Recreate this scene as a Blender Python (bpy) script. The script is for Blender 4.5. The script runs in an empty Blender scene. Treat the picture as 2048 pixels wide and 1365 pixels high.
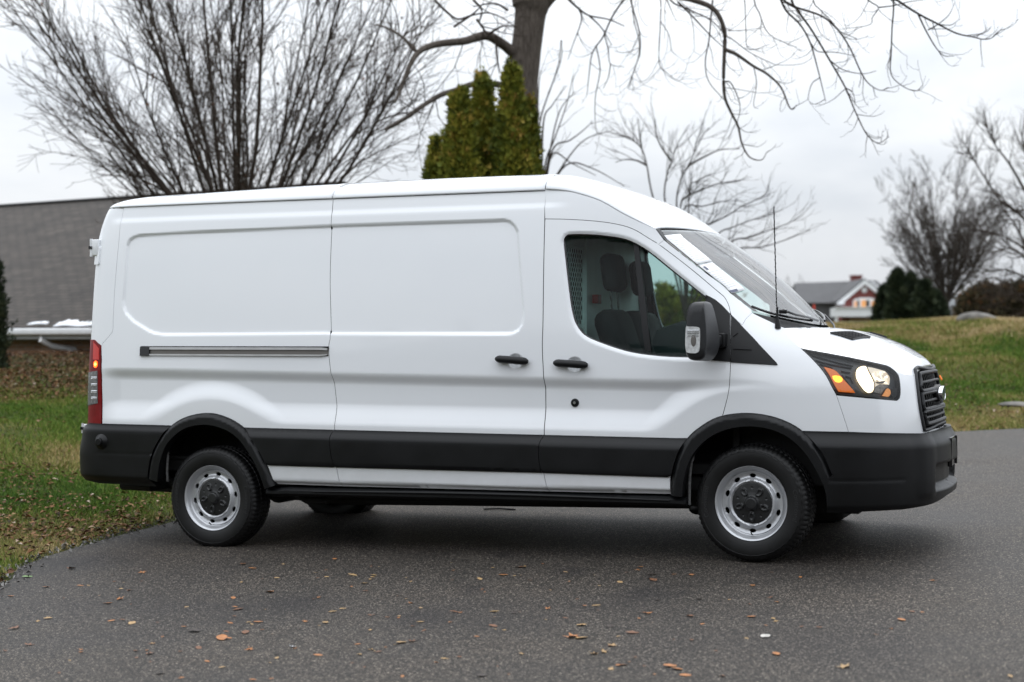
import bpy, bmesh, math, random
import numpy as np
from mathutils import Vector, Matrix
from mathutils.geometry import delaunay_2d_cdt

random.seed(7)
rng = np.random.default_rng(11)
R = math.radians
scene = bpy.context.scene
col = scene.collection

# ---------------------------------------------------------------- camera facts (survey of the photograph)
FPX, CX, CY = 3078.2, 1024.0, 682.5          # focal length and centre in photo pixels
CAM_Z = 1.50
VTH = 0.38391                                 # yaw of the van
VX0, VY0 = -1.6856, 11.4469                   # rear axle centre on the ground plan
VZ0 = CAM_Z - 1.412
CT, ST = math.cos(VTH), math.sin(VTH)


def at(px, py, depth):
    """a point at a given depth along a sight line of the survey"""
    return Vector(((px - CX) / FPX * depth, depth, CAM_Z - (py - CY) / FPX * depth))


def plane_z(x, y):
    return CAM_Z - 1.534 + 0.0333 * np.clip(x, -30, 30) + 0.018 * np.clip(y, -10, 40)


# ---------------------------------------------------------------- small helpers
def smooth(t):
    t = np.clip(t, 0, 1)
    return t * t * (3 - 2 * t)


class Spl:
    """cubic Hermite interpolation of a profile (monotone-ish)"""
    def __init__(self, pts):
        a = np.array(sorted(pts), float)
        self.x, self.y = a[:, 0], a[:, 1]
        d = np.diff(self.y) / np.diff(self.x)
        m = np.empty(len(a)); m[0] = d[0]; m[-1] = d[-1]
        for i in range(1, len(a) - 1):
            m[i] = 0 if d[i - 1] * d[i] <= 0 else 2 * d[i - 1] * d[i] / (d[i - 1] + d[i])
        self.m = m

    def __call__(self, v):
        v = np.clip(np.asarray(v, float), self.x[0], self.x[-1])
        i = np.clip(np.searchsorted(self.x, v) - 1, 0, len(self.x) - 2)
        h = self.x[i + 1] - self.x[i]
        t = (v - self.x[i]) / h
        return ((1 + 2 * t) * (1 - t) ** 2 * self.y[i] + t * (1 - t) ** 2 * h * self.m[i]
                + t * t * (3 - 2 * t) * self.y[i + 1] + t * t * (t - 1) * h * self.m[i + 1])


def catmull(pts, n=6, closed=False):
    P = [np.array(p, float) for p in pts]
    out = []
    N = len(P)
    rngi = range(N) if closed else range(N - 1)
    for i in rngi:
        p0 = P[(i - 1) % N] if closed or i > 0 else 2 * P[0] - P[1]
        p1 = P[i]; p2 = P[(i + 1) % N]
        p3 = P[(i + 2) % N] if closed or i + 2 < N else 2 * P[-1] - P[-2]
        for k in range(n):
            t = k / n
            out.append(0.5 * ((2 * p1) + (p2 - p0) * t + (2 * p0 - 5 * p1 + 4 * p2 - p3) * t * t
                              + (3 * p1 - p0 - 3 * p2 + p3) * t ** 3))
    if not closed:
        out.append(P[-1])
    return np.array(out)


def resample(P, step, closed=False):
    P = np.array(P, float)
    if closed:
        P = np.vstack([P, P[:1]])
    d = np.r_[0, np.cumsum(np.linalg.norm(np.diff(P, axis=0), axis=1))]
    n = max(2, int(round(d[-1] / step)) + 1)
    q = np.linspace(0, d[-1], n)
    out = np.stack([np.interp(q, d, P[:, k]) for k in range(P.shape[1])], 1)
    return out[:-1] if closed else out


def densify(P, step):
    """closed polygon: keep its corners, add points so that no edge is longer than step"""
    P = np.array(P, float)
    out = []
    for a, b in zip(P, np.roll(P, -1, 0)):
        n = max(1, int(math.ceil(np.linalg.norm(b - a) / step)))
        for k in range(n):
            out.append(a + (b - a) * k / n)
    return np.array(out)


def inside(poly, q):
    x, y = q[:, 0], q[:, 1]
    r = np.zeros(len(q), bool)
    for (x1, y1), (x2, y2) in zip(poly, np.roll(poly, -1, 0)):
        c = (y1 > y) != (y2 > y)
        if not c.any():
            continue
        xi = (x2 - x1) * (y - y1) / (y2 - y1 + 1e-30) + x1
        r ^= c & (x < xi)
    return r


def dist_poly(P, q, closed=True):
    """distance of points q to a polyline"""
    A = np.array(P); B = np.roll(A, -1, 0)
    if not closed:
        A, B = A[:-1], B[:-1]
    best = np.full(len(q), 1e9)
    for a, b in zip(A, B):
        ab = b - a
        t = np.clip(((q - a) @ ab) / (ab @ ab + 1e-12), 0, 1)
        d = np.linalg.norm(q - (a + t[:, None] * ab), axis=1)
        best = np.minimum(best, d)
    return best


def fill(poly, holes=(), h=0.02, hx=None):
    """triangulate a polygon with holes with a fill of grid points -> (points, triangles, loops)"""
    loops = [densify(poly, h)] + [densify(q, h) for q in holes]
    lo, hi = loops[0].min(0), loops[0].max(0)
    gx = np.arange(lo[0], hi[0], h)
    gy = np.arange(lo[1], hi[1], h * .9)
    G = np.stack(np.meshgrid(gx, gy), -1)
    G[1::2, :, 0] += h / 2
    G = G.reshape(-1, 2)
    m = inside(loops[0], G)
    for q in loops[1:]:
        m &= ~inside(q, G)
    G = G[m]
    # drop grid points that nearly touch the outline
    if len(G):
        key = {}
        for L in loops:
            for p in L:
                key.setdefault((int(p[0] // h), int(p[1] // h)), []).append(p)
        keep = np.ones(len(G), bool)
        for i, g in enumerate(G):
            a, b = int(g[0] // h), int(g[1] // h)
            for ii in (a - 1, a, a + 1):
                for jj in (b - 1, b, b + 1):
                    for p in key.get((ii, jj), ()):
                        if (p[0] - g[0]) ** 2 + (p[1] - g[1]) ** 2 < (.55 * h) ** 2:
                            keep[i] = False
        G = G[keep]
    V = np.vstack(loops + [G])
    E = []
    o = 0
    for L in loops:
        n = len(L)
        E += [(o + k, o + (k + 1) % n) for k in range(n)]
        o += n
    r = delaunay_2d_cdt([Vector(p) for p in V], E, [], 0, 1e-7)
    V2 = np.array([tuple(v) for v in r[0]])
    T = np.array([f for f in r[2] if len(f) == 3])
    C = V2[T].mean(1)
    m = inside(loops[0], C)
    for q in loops[1:]:
        m &= ~inside(q, C)
    T = T[m]
    # orient counter clockwise
    a, b, c = V2[T[:, 0]], V2[T[:, 1]], V2[T[:, 2]]
    area = (b[:, 0] - a[:, 0]) * (c[:, 1] - a[:, 1]) - (b[:, 1] - a[:, 1]) * (c[:, 0] - a[:, 0])
    T = T[np.abs(area) > 1e-12]
    area = area[np.abs(area) > 1e-12]
    T[area < 0] = T[area < 0][:, ::-1]
    return V2, T, loops


# ---------------------------------------------------------------- object helpers
def mesh_obj(name, V, F, mat=None, parent=None, smooth_=True, normals=None, label=None, flat_from=None):
    me = bpy.data.meshes.new(name)
    me.from_pydata([tuple(map(float, v)) for v in V], [], [tuple(map(int, f)) for f in F])
    if smooth_:
        me.shade_smooth()
    if mat is not None:
        me.materials.append(mat)
    if normals is not None:
        me.normals_split_custom_set_from_vertices([tuple(map(float, n)) for n in normals])
    me.update()
    o = bpy.data.objects.new(name, me)
    col.objects.link(o)
    if parent is not None:
        o.parent = parent
    if label:
        o['label'] = label
    return o


def tri_soup(name, V, mat, parent=None, n=3, uv=None, attr=None):
    """fast: V is (m*n,3), every n points make one face"""
    V = np.ascontiguousarray(V, np.float32)
    m = len(V) // n
    me = bpy.data.meshes.new(name)
    me.vertices.add(len(V)); me.vertices.foreach_set('co', V.ravel())
    me.loops.add(len(V)); me.loops.foreach_set('vertex_index', np.arange(len(V), dtype=np.int32))
    me.polygons.add(m)
    me.polygons.foreach_set('loop_start', np.arange(0, len(V), n, dtype=np.int32))
    me.polygons.foreach_set('loop_total', np.full(m, n, dtype=np.int32))
    if attr is not None:
        a = me.attributes.new('tone', 'FLOAT', 'POINT')
        a.data.foreach_set('value', np.ascontiguousarray(attr, np.float32))
    me.update(calc_edges=True)
    me.validate()
    me.materials.append(mat)
    o = bpy.data.objects.new(name, me)
    col.objects.link(o)
    if parent is not None:
        o.parent = parent
    return o


def quad_mesh(name, V, Q, mat, parent=None, smooth_=True):
    """fast indexed quads"""
    V = np.ascontiguousarray(V, np.float32); Q = np.ascontiguousarray(Q, np.int32)
    me = bpy.data.meshes.new(name)
    k = Q.shape[1]
    me.vertices.add(len(V)); me.vertices.foreach_set('co', V.ravel())
    me.loops.add(Q.size); me.loops.foreach_set('vertex_index', Q.ravel())
    me.polygons.add(len(Q))
    me.polygons.foreach_set('loop_start', np.arange(0, Q.size, k, dtype=np.int32))
    me.polygons.foreach_set('loop_total', np.full(len(Q), k, dtype=np.int32))
    me.polygons.foreach_set('use_smooth', np.full(len(Q), bool(smooth_)))
    me.update(calc_edges=True)
    me.materials.append(mat)
    o = bpy.data.objects.new(name, me)
    col.objects.link(o)
    if parent is not None:
        o.parent = parent
    return o


def thing(name, label, cat, loc=(0, 0, 0), rotz=0, group=None):
    o = bpy.data.objects.new(name, None)
    col.objects.link(o)
    o.empty_display_size = .2
    o.location = loc
    o.rotation_euler = (0, 0, rotz)
    o['label'] = label; o['category'] = cat
    if group:
        o['group'] = group
    return o


def tag(o, label, cat, group=None, kind=None):
    if label:
        o['label'] = label
    if cat:
        o['category'] = cat
    if group:
        o['group'] = group
    if kind:
        o['kind'] = kind
    return o


class MB:
    """mesh builder: collects pieces, then links them as ONE object"""
    def __init__(self):
        self.V, self.F = [], []

    def add(self, V, F):
        o = len(self.V)
        self.V += [tuple(map(float, v)) for v in V]
        self.F += [tuple(int(i) + o for i in f) for f in F]
        return self

    def box(self, lo, hi, m=None, bev=0.0):
        x0, y0, z0 = lo; x1, y1, z1 = hi
        if bev <= 0:
            V = [(x, y, z) for x in (x0, x1) for y in (y0, y1) for z in (z0, z1)]
            F = [(0, 1, 3, 2), (4, 6, 7, 5), (0, 4, 5, 1), (2, 3, 7, 6), (0, 2, 6, 4), (1, 5, 7, 3)]
        else:
            bm = bmesh.new()
            bmesh.ops.create_cube(bm, size=1)
            bmesh.ops.scale(bm, vec=(x1 - x0, y1 - y0, z1 - z0), verts=bm.verts)
            bmesh.ops.translate(bm, vec=((x0 + x1) / 2, (y0 + y1) / 2, (z0 + z1) / 2), verts=bm.verts)
            bmesh.ops.bevel(bm, geom=bm.edges[:], offset=bev, segments=3, profile=.5, affect='EDGES')
            bm.verts.index_update()
            V = [v.co.copy() for v in bm.verts]; F = [[v.index for v in f.verts] for f in bm.faces]
            bm.free()
        if m is not None:
            V = [m @ Vector(v) for v in V]
        return self.add(V, F)

    def tube(self, pts, r, k=8, cap=True):
        V, F = tube_arrays(np.array([tuple(p) for p in pts], float), r, k)
        F = [tuple(f) for f in F]
        n = len(pts)
        if cap:
            F.append(tuple(range(k))[::-1]); F.append(tuple(range((n - 1) * k, n * k)))
        return self.add(V, F)

    def lathe(self, prof, m=None, k=48, closed=False):
        """prof: (radius, axial) about the local Y axis"""
        V = []; F = []
        n = len(prof)
        for i in range(k):
            a = 2 * math.pi * i / k
            for r, y in prof:
                V.append((r * math.cos(a), y, r * math.sin(a)))
        for i in range(k):
            j = (i + 1) % k
            for q in range(n - 1 if not closed else n):
                q2 = (q + 1) % n
                F.append((i * n + q, j * n + q, j * n + q2, i * n + q2))
        if m is not None:
            V = [m @ Vector(v) for v in V]
        return self.add(V, F)

    def prism(self, poly, y0, y1, m=None):
        """poly in (x,z), extruded along y"""
        n = len(poly)
        V = [(p[0], y0, p[1]) for p in poly] + [(p[0], y1, p[1]) for p in poly]
        F = [tuple(range(n)), tuple(range(2 * n - 1, n - 1, -1))]
        F += [(i, i + n, (i + 1) % n + n, (i + 1) % n) for i in range(n)]
        if m is not None:
            V = [m @ Vector(v) for v in V]
        return self.add(V, F)

    def build(self, name, mat, parent=None, smooth_=True, angle=35, label=None):
        me = bpy.data.meshes.new(name)
        me.from_pydata(self.V, [], self.F)
        bm = bmesh.new(); bm.from_mesh(me)
        bmesh.ops.recalc_face_normals(bm, faces=bm.faces)
        bm.to_mesh(me); bm.free()
        if smooth_:
            me.shade_smooth()
            me.set_sharp_from_angle(angle=R(angle))
        me.materials.append(mat)
        o = bpy.data.objects.new(name, me)
        col.objects.link(o)
        if parent is not None:
            o.parent = parent
        if label:
            o['label'] = label
        return o


def tube_arrays(P, r, k):
    n = len(P)
    r = np.broadcast_to(np.asarray(r, float), (n,))
    T = np.gradient(P, axis=0)
    T /= np.linalg.norm(T, axis=1)[:, None] + 1e-12
    ref = np.array([0, 0, 1.0]) if abs(T[:, 2]).mean() < .8 else np.array([1.0, 0, 0])
    A = np.cross(T, ref); A /= np.linalg.norm(A, axis=1)[:, None] + 1e-12
    B = np.cross(T, A)
    ang = np.arange(k) * 2 * math.pi / k
    V = P[:, None, :] + r[:, None, None] * (np.cos(ang)[None, :, None] * A[:, None, :] + np.sin(ang)[None, :, None] * B[:, None, :])
    i = np.arange(n - 1)[:, None]; j = np.arange(k)[None, :]
    a = i * k + j; b = i * k + (j + 1) % k
    F = np.stack([a, b, b + k, a + k], -1).reshape(-1, 4)
    return V.reshape(-1, 3), F


class Tubes:
    """many tubes -> one mesh, fast"""
    def __init__(self):
        self.V, self.F, self.o = [], [], 0

    def add(self, P, r, k=4):
        V, F = tube_arrays(np.asarray(P, float), r, k)
        self.V.append(V); self.F.append(F + self.o); self.o += len(V)

    def build(self, name, mat, parent=None):
        return quad_mesh(name, np.vstack(self.V), np.vstack(self.F), mat, parent)


# ---------------------------------------------------------------- materials
def new_mat(name):
    m = bpy.data.materials.new(name)
    m.use_nodes = True
    nt = m.node_tree
    return m, nt, nt.nodes['Principled BSDF']


def N(nt, kind, **kw):
    n = nt.nodes.new(kind)
    for k, v in kw.items():
        if k.startswith('i_'):
            n.inputs[k[2:].replace('_', ' ')].default_value = v
        else:
            setattr(n, k, v)
    return n


def ramp(nt, stops, fac=None):
    r = nt.nodes.new('ShaderNodeValToRGB')
    e = r.color_ramp.elements
    while len(e) < len(stops):
        e.new(.5)
    for q, (p, c) in zip(e, stops):
        q.position = p
        q.color = (*c, 1) if len(c) == 3 else c
    if fac is not None:
        nt.links.new(fac, r.inputs[0])
    return r


def simple(name, base, rough=.5, metal=0, coat=0, spec=.5, var=0.0, vscale=6, bump=0, bscale=200, emit=None, estr=0):
    m, nt, p = new_mat(name)
    L = nt.links.new
    p.inputs['Base Color'].default_value = (*base, 1)
    p.inputs['Roughness'].default_value = rough
    p.inputs['Metallic'].default_value = metal
    p.inputs['Coat Weight'].default_value = coat
    p.inputs['Coat Roughness'].default_value = .06
    p.inputs['Specular IOR Level'].default_value = spec
    tc = N(nt, 'ShaderNodeTexCoord')
    if var > 0:
        n = N(nt, 'ShaderNodeTexNoise', i_Scale=vscale, i_Detail=5.0)
        L(tc.outputs['Object'], n.inputs['Vector'])
        a = tuple(max(0, c * (1 - var)) for c in base); b = tuple(min(1, c * (1 + var)) for c in base)
        r = ramp(nt, [(.3, a), (.7, b)], n.outputs['Fac'])
        L(r.outputs[0], p.inputs['Base Color'])
        mr = N(nt, 'ShaderNodeMapRange', i_To_Min=max(.02, rough - .1), i_To_Max=min(1, rough + .1))
        L(n.outputs['Fac'], mr.inputs['Value']); L(mr.outputs[0], p.inputs['Roughness'])
    if bump > 0:
        n2 = N(nt, 'ShaderNodeTexNoise', i_Scale=bscale, i_Detail=3.0)
        L(tc.outputs['Object'], n2.inputs['Vector'])
        b = N(nt, 'ShaderNodeBump', i_Strength=bump, i_Distance=.004)
        L(n2.outputs['Fac'], b.inputs['Height']); L(b.outputs[0], p.inputs['Normal'])
    if emit:
        p.inputs['Emission Color'].default_value = (*emit, 1)
        p.inputs['Emission Strength'].default_value = estr
    return m


def glass_mat(name, tint, refl=1.0, rough=.02, spots=0.0, ior=1.42):
    m, nt, p = new_mat(name)
    L = nt.links.new
    nt.nodes.remove(p)
    out = nt.nodes['Material Output']
    tr = N(nt, 'ShaderNodeBsdfTransparent'); tr.inputs[0].default_value = (*tint, 1)
    gl = N(nt, 'ShaderNodeBsdfGlossy', i_Roughness=rough); gl.inputs[0].default_value = (refl, refl, refl, 1)
    fr = N(nt, 'ShaderNodeFresnel'); fr.inputs[0].default_value = ior
    mx = N(nt, 'ShaderNodeMixShader')
    L(fr.outputs[0], mx.inputs[0]); L(tr.outputs[0], mx.inputs[1]); L(gl.outputs[0], mx.inputs[2])
    last = mx
    if spots > 0:       # rain drops sitting on the pane
        tc = N(nt, 'ShaderNodeTexCoord')
        v = N(nt, 'ShaderNodeTexVoronoi', i_Scale=130.0); L(tc.outputs['Object'], v.inputs['Vector'])
        r = ramp(nt, [(.10, (1, 1, 1)), (.17, (0, 0, 0))], v.outputs['Distance'])
        w = N(nt, 'ShaderNodeTexWhiteNoise'); L(v.outputs['Position'], w.inputs['Vector'])
        gt = N(nt, 'ShaderNodeMath', operation='GREATER_THAN'); L(w.outputs['Value'], gt.inputs[0]); gt.inputs[1].default_value = .55
        mu = N(nt, 'ShaderNodeMath', operation='MULTIPLY'); L(r.outputs[0], mu.inputs[0]); L(gt.outputs[0], mu.inputs[1])
        mu2 = N(nt, 'ShaderNodeMath', operation='MULTIPLY'); L(mu.outputs[0], mu2.inputs[0]); mu2.inputs[1].default_value = spots
        df = N(nt, 'ShaderNodeBsdfDiffuse'); df.inputs[0].default_value = (.75, .8, .8, 1)
        m2 = N(nt, 'ShaderNodeMixShader')
        L(mu2.outputs[0], m2.inputs[0]); L(mx.outputs[0], m2.inputs[1]); L(df.outputs[0], m2.inputs[2])
        last = m2
    L(last.outputs[0], out.inputs[0])
    return m


def paint_mat():
    m, nt, p = new_mat('white_paint')
    L = nt.links.new
    tc = N(nt, 'ShaderNodeTexCoord')
    n = N(nt, 'ShaderNodeTexNoise', i_Scale=1.7, i_Detail=6.0); L(tc.outputs['Object'], n.inputs['Vector'])
    r = ramp(nt, [(.3, (.770, .788, .812)), (.7, (.788, .806, .828))], n.outputs['Fac'])
    # thin road film thrown up along the lower flank
    sp = N(nt, 'ShaderNodeSeparateXYZ'); L(tc.outputs['Object'], sp.inputs[0])
    lo = N(nt, 'ShaderNodeMapRange', i_From_Min=1.0, i_From_Max=.42, i_To_Min=0.0, i_To_Max=.34); L(sp.outputs['Z'], lo.inputs['Value'])
    nd = N(nt, 'ShaderNodeTexNoise', i_Scale=7.0, i_Detail=8.0, i_Roughness=.7); L(tc.outputs['Object'], nd.inputs['Vector'])
    dm = N(nt, 'ShaderNodeMath', operation='MULTIPLY'); L(lo.outputs[0], dm.inputs[0]); L(nd.outputs['Fac'], dm.inputs[1])
    mxd = N(nt, 'ShaderNodeMixRGB'); L(dm.outputs[0], mxd.inputs[0]); L(r.outputs[0], mxd.inputs[1]); mxd.inputs[2].default_value = (.30, .28, .26, 1)
    L(mxd.outputs[0], p.inputs['Base Color'])
    n2 = N(nt, 'ShaderNodeTexNoise', i_Scale=9.0, i_Detail=6.0); L(tc.outputs['Object'], n2.inputs['Vector'])
    mr = N(nt, 'ShaderNodeMapRange', i_To_Min=.16, i_To_Max=.24); L(n2.outputs['Fac'], mr.inputs['Value'])
    L(mr.outputs[0], p.inputs['Roughness'])
    p.inputs['Coat Weight'].default_value = 1.0
    p.inputs['Coat Roughness'].default_value = .05
    return m


M = {}
M['paint'] = paint_mat()
M['plastic'] = simple('black_plastic', (.0052, .0055, .0062), .40, spec=.28, var=.25, vscale=5, bump=.2, bscale=420)
M['grillebar'] = simple('grey_black_plastic', (.020, .021, .023), .42, spec=.35, var=.25, vscale=6, bump=.3, bscale=380)
M['gloss_black'] = simple('gloss_black', (.012, .012, .013), .15)
M['matte_black'] = simple('matte_black', (.008, .008, .008), .8)
M['under'] = simple('underbody_black', (.012, .012, .012), .75, var=.3)
M['rubber'] = simple('tyre_rubber', (.0042, .0042, .0044), .5, spec=.38, var=.35, vscale=14, bump=.15, bscale=160)
M['letter'] = simple('raised_rubber', (.020, .020, .021), .42)
M['steel'] = simple('painted_steel_wheel', (.50, .51, .53), .33, metal=.55, var=.06, vscale=9)
M['chrome'] = simple('chrome', (.75, .76, .78), .12, metal=1)
M['alu'] = simple('aluminium_rail', (.50, .50, .50), .32, metal=.85, var=.1, vscale=12)
M['raildark'] = simple('rail_channel', (.16, .15, .14), .5, metal=.5)
M['hubcap'] = simple('hub_cap_black', (.009, .0095, .010), .40, var=.2, vscale=20)
M['glass'] = glass_mat('side_glass', (.70, .86, .83), refl=.34, spots=.05)
M['screen'] = glass_mat('windscreen_glass', (.84, .91, .90), spots=.04, ior=2.15)
M['lens'] = glass_mat('clear_lens', (.96, .97, .97), refl=.8)
M['lampdark'] = simple('lamp_housing', (.05, .053, .058), .35, var=.2, vscale=25)
M['reflector'] = simple('lamp_reflector', (.8, .78, .74), .12, metal=1)
M['lit'] = simple('lit_headlamp', (.9, .85, .75), .3, emit=(1.0, .77, .46), estr=1.8)
M['litsoft'] = simple('lit_headlamp_facets', (.8, .78, .72), .25, emit=(1.0, .80, .55), estr=.30)
M['amber'] = simple('amber_lens', (.50, .12, .015), .2, coat=.2, emit=(1, .22, .02), estr=.30)
M['amberlit'] = simple('amber_bulb', (.9, .4, .02), .3, emit=(1.0, .36, .02), estr=2.6)
M['red'] = simple('red_lens', (.17, .002, .003), .32, spec=.3, var=.15, vscale=30)
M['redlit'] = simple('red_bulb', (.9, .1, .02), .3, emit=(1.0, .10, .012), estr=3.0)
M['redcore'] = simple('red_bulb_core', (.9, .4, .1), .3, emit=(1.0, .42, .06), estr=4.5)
M['clearlens'] = simple('frosted_clear_lens', (.13, .13, .13), .25, coat=.2, var=.25, vscale=60)
M['mirrorlens'] = simple('mirror_lamp_lens', (.55, .56, .56), .15, coat=.7, var=.2, vscale=50)
M['cabin'] = simple('cabin_trim', (.022, .032, .034), .7, var=.2)
M['cabinlight'] = simple('cabin_trim_grey', (.30, .33, .33), .65, var=.15)
M['seat'] = simple('seat_cloth', (.012, .015, .016), .9, var=.35, vscale=12, bump=.5, bscale=300)
M['bulkhead'] = simple('bulkhead_grey', (.80, .86, .85), .5, var=.1)
M['redtag'] = simple('red_tag', (.45, .05, .04), .6)
M['paper'] = simple('white_paper', (.78, .79, .8), .7, var=.02)
M['ink'] = simple('printed_ink', (.10, .11, .16), .7)
M['badgeblue'] = simple('badge_blue', (.01, .03, .16), .2, coat=.8)
M['hole'] = simple('void_black', (.002, .002, .002), 1.0)
M['splash'] = simple('arch_liner_felt', (.10, .10, .10), .9, var=.5, vscale=40)
# ================================================================ THE VAN: body surface
# van frame: x forward from the rear axle, w sideways towards the kerb-side flank (the one in view), z up from the tarmac
XF, XR = 3.55, -0.75
BASE = Spl([(.15, .95), (.30, .972), (.5, .995), (.8, 1.005), (1.1, 1.0), (1.3, .988), (1.6, .962), (1.9, .930), (2.15, .897), (2.3, .872), (2.4, .85), (2.6, .80)])
XN = Spl([(.15, 4.60), (.25, 4.66), (.4, 4.715), (.6, 4.735), (.8, 4.73), (.95, 4.722), (1.1, 4.70), (1.2, 4.675), (1.3, 4.63), (1.45, 4.50), (1.6, 4.36), (2.6, 4.3)])
XE = Spl([(.2, -1.10), (.35, -1.155), (.6, -1.16), (.75, -1.13), (.88, -1.115), (1.9, -1.112), (2.10, -1.105), (2.20, -1.088), (2.314, -1.052), (2.38, -1.015), (2.43, -.96), (2.6, -.80)])


def _table(pt, pw, L):
    ph = np.linspace(0, math.pi / 2, 20001)
    t = np.sin(ph) ** (2 / pt); w = np.cos(ph) ** (2 / pw)
    w[-1] = 0
    s = np.r_[0, np.cumsum(np.hypot(np.diff(t) * L, np.diff(w)))]
    return s, t, w


SF, TF, WF = _table(4, 2.5, 1.18)
SR, TR, WR = _table(4, 14, .36)
SMAX = XF + SF[-1]
SMIN = XR - SR[-1]
FEAT = []                                      # surface features: functions (x, z) -> outward offset


def half_base(x, z):
    w = BASE(z)
    w = w - .115 * smooth((x - 2.35) / 1.25) * smooth((z - 1.35) / .8)          # cab narrows upwards and forwards
    w = w - smooth((x - 3.35) / .6) * .55 * np.clip(z - 1.08, 0, 1) ** 2        # fender shoulder
    w = w - .02 * smooth((.1 - x) / 1.2)
    return w


def half(x, z, feat=True):
    x = np.asarray(x, float); z = np.asarray(z, float)
    w = half_base(x, z)
    tf = np.clip((x - XF) / (XN(z) - XF), 0, 1)
    tr = np.clip((XR - x) / (XR - XE(z)), 0, 1)
    if feat:
        for f in FEAT:
            w = w + f(x, z)
    return w * (1 - tf ** 4) ** .4 * (1 - tr ** 4) ** (1 / 14)


def surf(s, z, off=0.0):
    s = np.asarray(s, float); z = np.asarray(z, float)
    tf = np.interp(s - XF, SF, TF); of = np.interp(s - XF, SF, WF)
    tr = np.interp(XR - s, SR, TR); orr = np.interp(XR - s, SR, WR)
    x = np.where(s > XF, XF + (XN(z) - XF) * tf, np.where(s < XR, XR - (XR - XE(z)) * tr, s))
    w = half_base(x, z)
    for f in FEAT:
        w = w + f(x, z)
    w = w * of * orr
    return np.stack([x, -w, z], -1)


def surf_n(s, z, fn=None):
    fn = fn or surf
    e = .004
    a = fn(s + e, z) - fn(s - e, z)
    b = fn(s, z + e) - fn(s, z - e)
    n = np.cross(a, b)
    n /= np.linalg.norm(n, axis=-1)[..., None] + 1e-12
    return n


def s_of(x, z):
    tf = np.clip((x - XF) / (XN(z) - XF), 0, 1)
    tr = np.clip((XR - x) / (XR - XE(z)), 0, 1)
    return np.where(x > XF, XF + np.interp(tf, TF, SF), np.where(x < XR, XR - np.interp(tr, TR, SR), x))


def ray(px, py):
    dx = (px - CX) / FPX; dz = -(py - CY) / FPX
    Y = np.linspace(8.2, 13.5, 5301)
    X = dx * Y
    x = (X - VX0) * CT - (Y - VY0) * ST
    w = -((X - VX0) * ST + (Y - VY0) * CT)
    z = dz * Y + 1.412
    return x, w, z


def hit(px, py):
    """where a sight line meets the flank: (s, z)"""
    x, w, z = ray(px, py)
    ok = (x < XN(z)) & (x > XE(z))
    g = np.where(ok, w - half(x, z), w + .0)
    k = np.argmax((g <= 0))
    if k == 0:
        k = 1
    a, b = g[k - 1], g[k]
    t = a / (a - b) if a != b else 0
    t = min(max(t, 0), 1)
    X = x[k - 1] + (x[k] - x[k - 1]) * t; Z = z[k - 1] + (z[k] - z[k - 1]) * t
    return float(s_of(X, Z)), float(Z)


def hits(pts):
    return [hit(*p) for p in pts]


def on_plane(px, py, w0):
    """where a sight line meets the upright plane at sideways distance w0: (x, z)"""
    x, w, z = ray(px, py)
    return float(np.interp(-w0, -w, x)), float(np.interp(-w0, -w, z))


def shrink(P, d):
    P = np.array(P, float)
    a = np.roll(P, 1, 0); b = np.roll(P, -1, 0)
    e1 = P - a; e2 = b - P
    e1 /= np.linalg.norm(e1, axis=1)[:, None] + 1e-12; e2 /= np.linalg.norm(e2, axis=1)[:, None] + 1e-12
    ar = np.sum(P[:, 0] * b[:, 1] - b[:, 0] * P[:, 1])
    sg = 1 if ar > 0 else -1
    n1 = np.stack([-e1[:, 1], e1[:, 0]], 1); n2 = np.stack([-e2[:, 1], e2[:, 0]], 1)
    n = n1 + n2
    n /= np.maximum(np.linalg.norm(n, axis=1), .6)[:, None] ** 2 / 1.0
    return P + sg * n * d * np.minimum(1, 1)


def ccw(P):
    P = np.array(P, float)
    b = np.roll(P, -1, 0)
    return P if np.sum(P[:, 0] * b[:, 1] - b[:, 0] * P[:, 1]) > 0 else P[::-1]


VAN = thing('cargo_van', 'white high sided cargo van with black lower cladding and a lit headlamp', 'van',
            (VX0, VY0, VZ0), -VTH)


def patch_arrays(poly, holes=(), off=0.0, h=.02, thick=.014, mir=False):
    poly = ccw(poly)
    V2, T, loops = fill(poly, [ccw(q) for q in holes], h)
    offf = off if callable(off) else (lambda s, z: off + 0 * s)

    def fn(s, z):
        p = surf(s, z)
        o = offf(s, z)
        if np.any(o):
            p = p + surf_n(s, z) * np.asarray(o)[..., None]
        return p
    P = fn(V2[:, 0], V2[:, 1]); Nn = surf_n(V2[:, 0], V2[:, 1], fn)
    V = [P]; NN = [Nn]; F = [tuple(t) for t in T]
    o = len(P)
    if thick > 0:
        for li, Lp in enumerate(loops):
            a = fn(Lp[:, 0], Lp[:, 1]); na = surf_n(Lp[:, 0], Lp[:, 1], fn)
            b = a - na * thick
            tg = np.roll(a, -1, 0) - np.roll(a, 1, 0)
            fnrm = np.cross(tg, na); fnrm /= np.linalg.norm(fnrm, axis=1)[:, None] + 1e-12
            if li > 0:
                fnrm = -fnrm
            n = len(a)
            V += [a, b]; NN += [fnrm, fnrm]
            for i in range(n):
                j = (i + 1) % n
                f = (o + i, o + n + i, o + n + j, o + j)
                F.append(f if li == 0 else f[::-1])
            o += 2 * n
    V = np.vstack(V); NN = np.vstack(NN)
    return V, NN, F


def mirror_arrays(V, NN, F):
    V = V.copy(); NN = NN.copy()
    V[:, 1] *= -1; NN[:, 1] *= -1
    return V, NN, [tuple(f)[::-1] for f in F]


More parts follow.
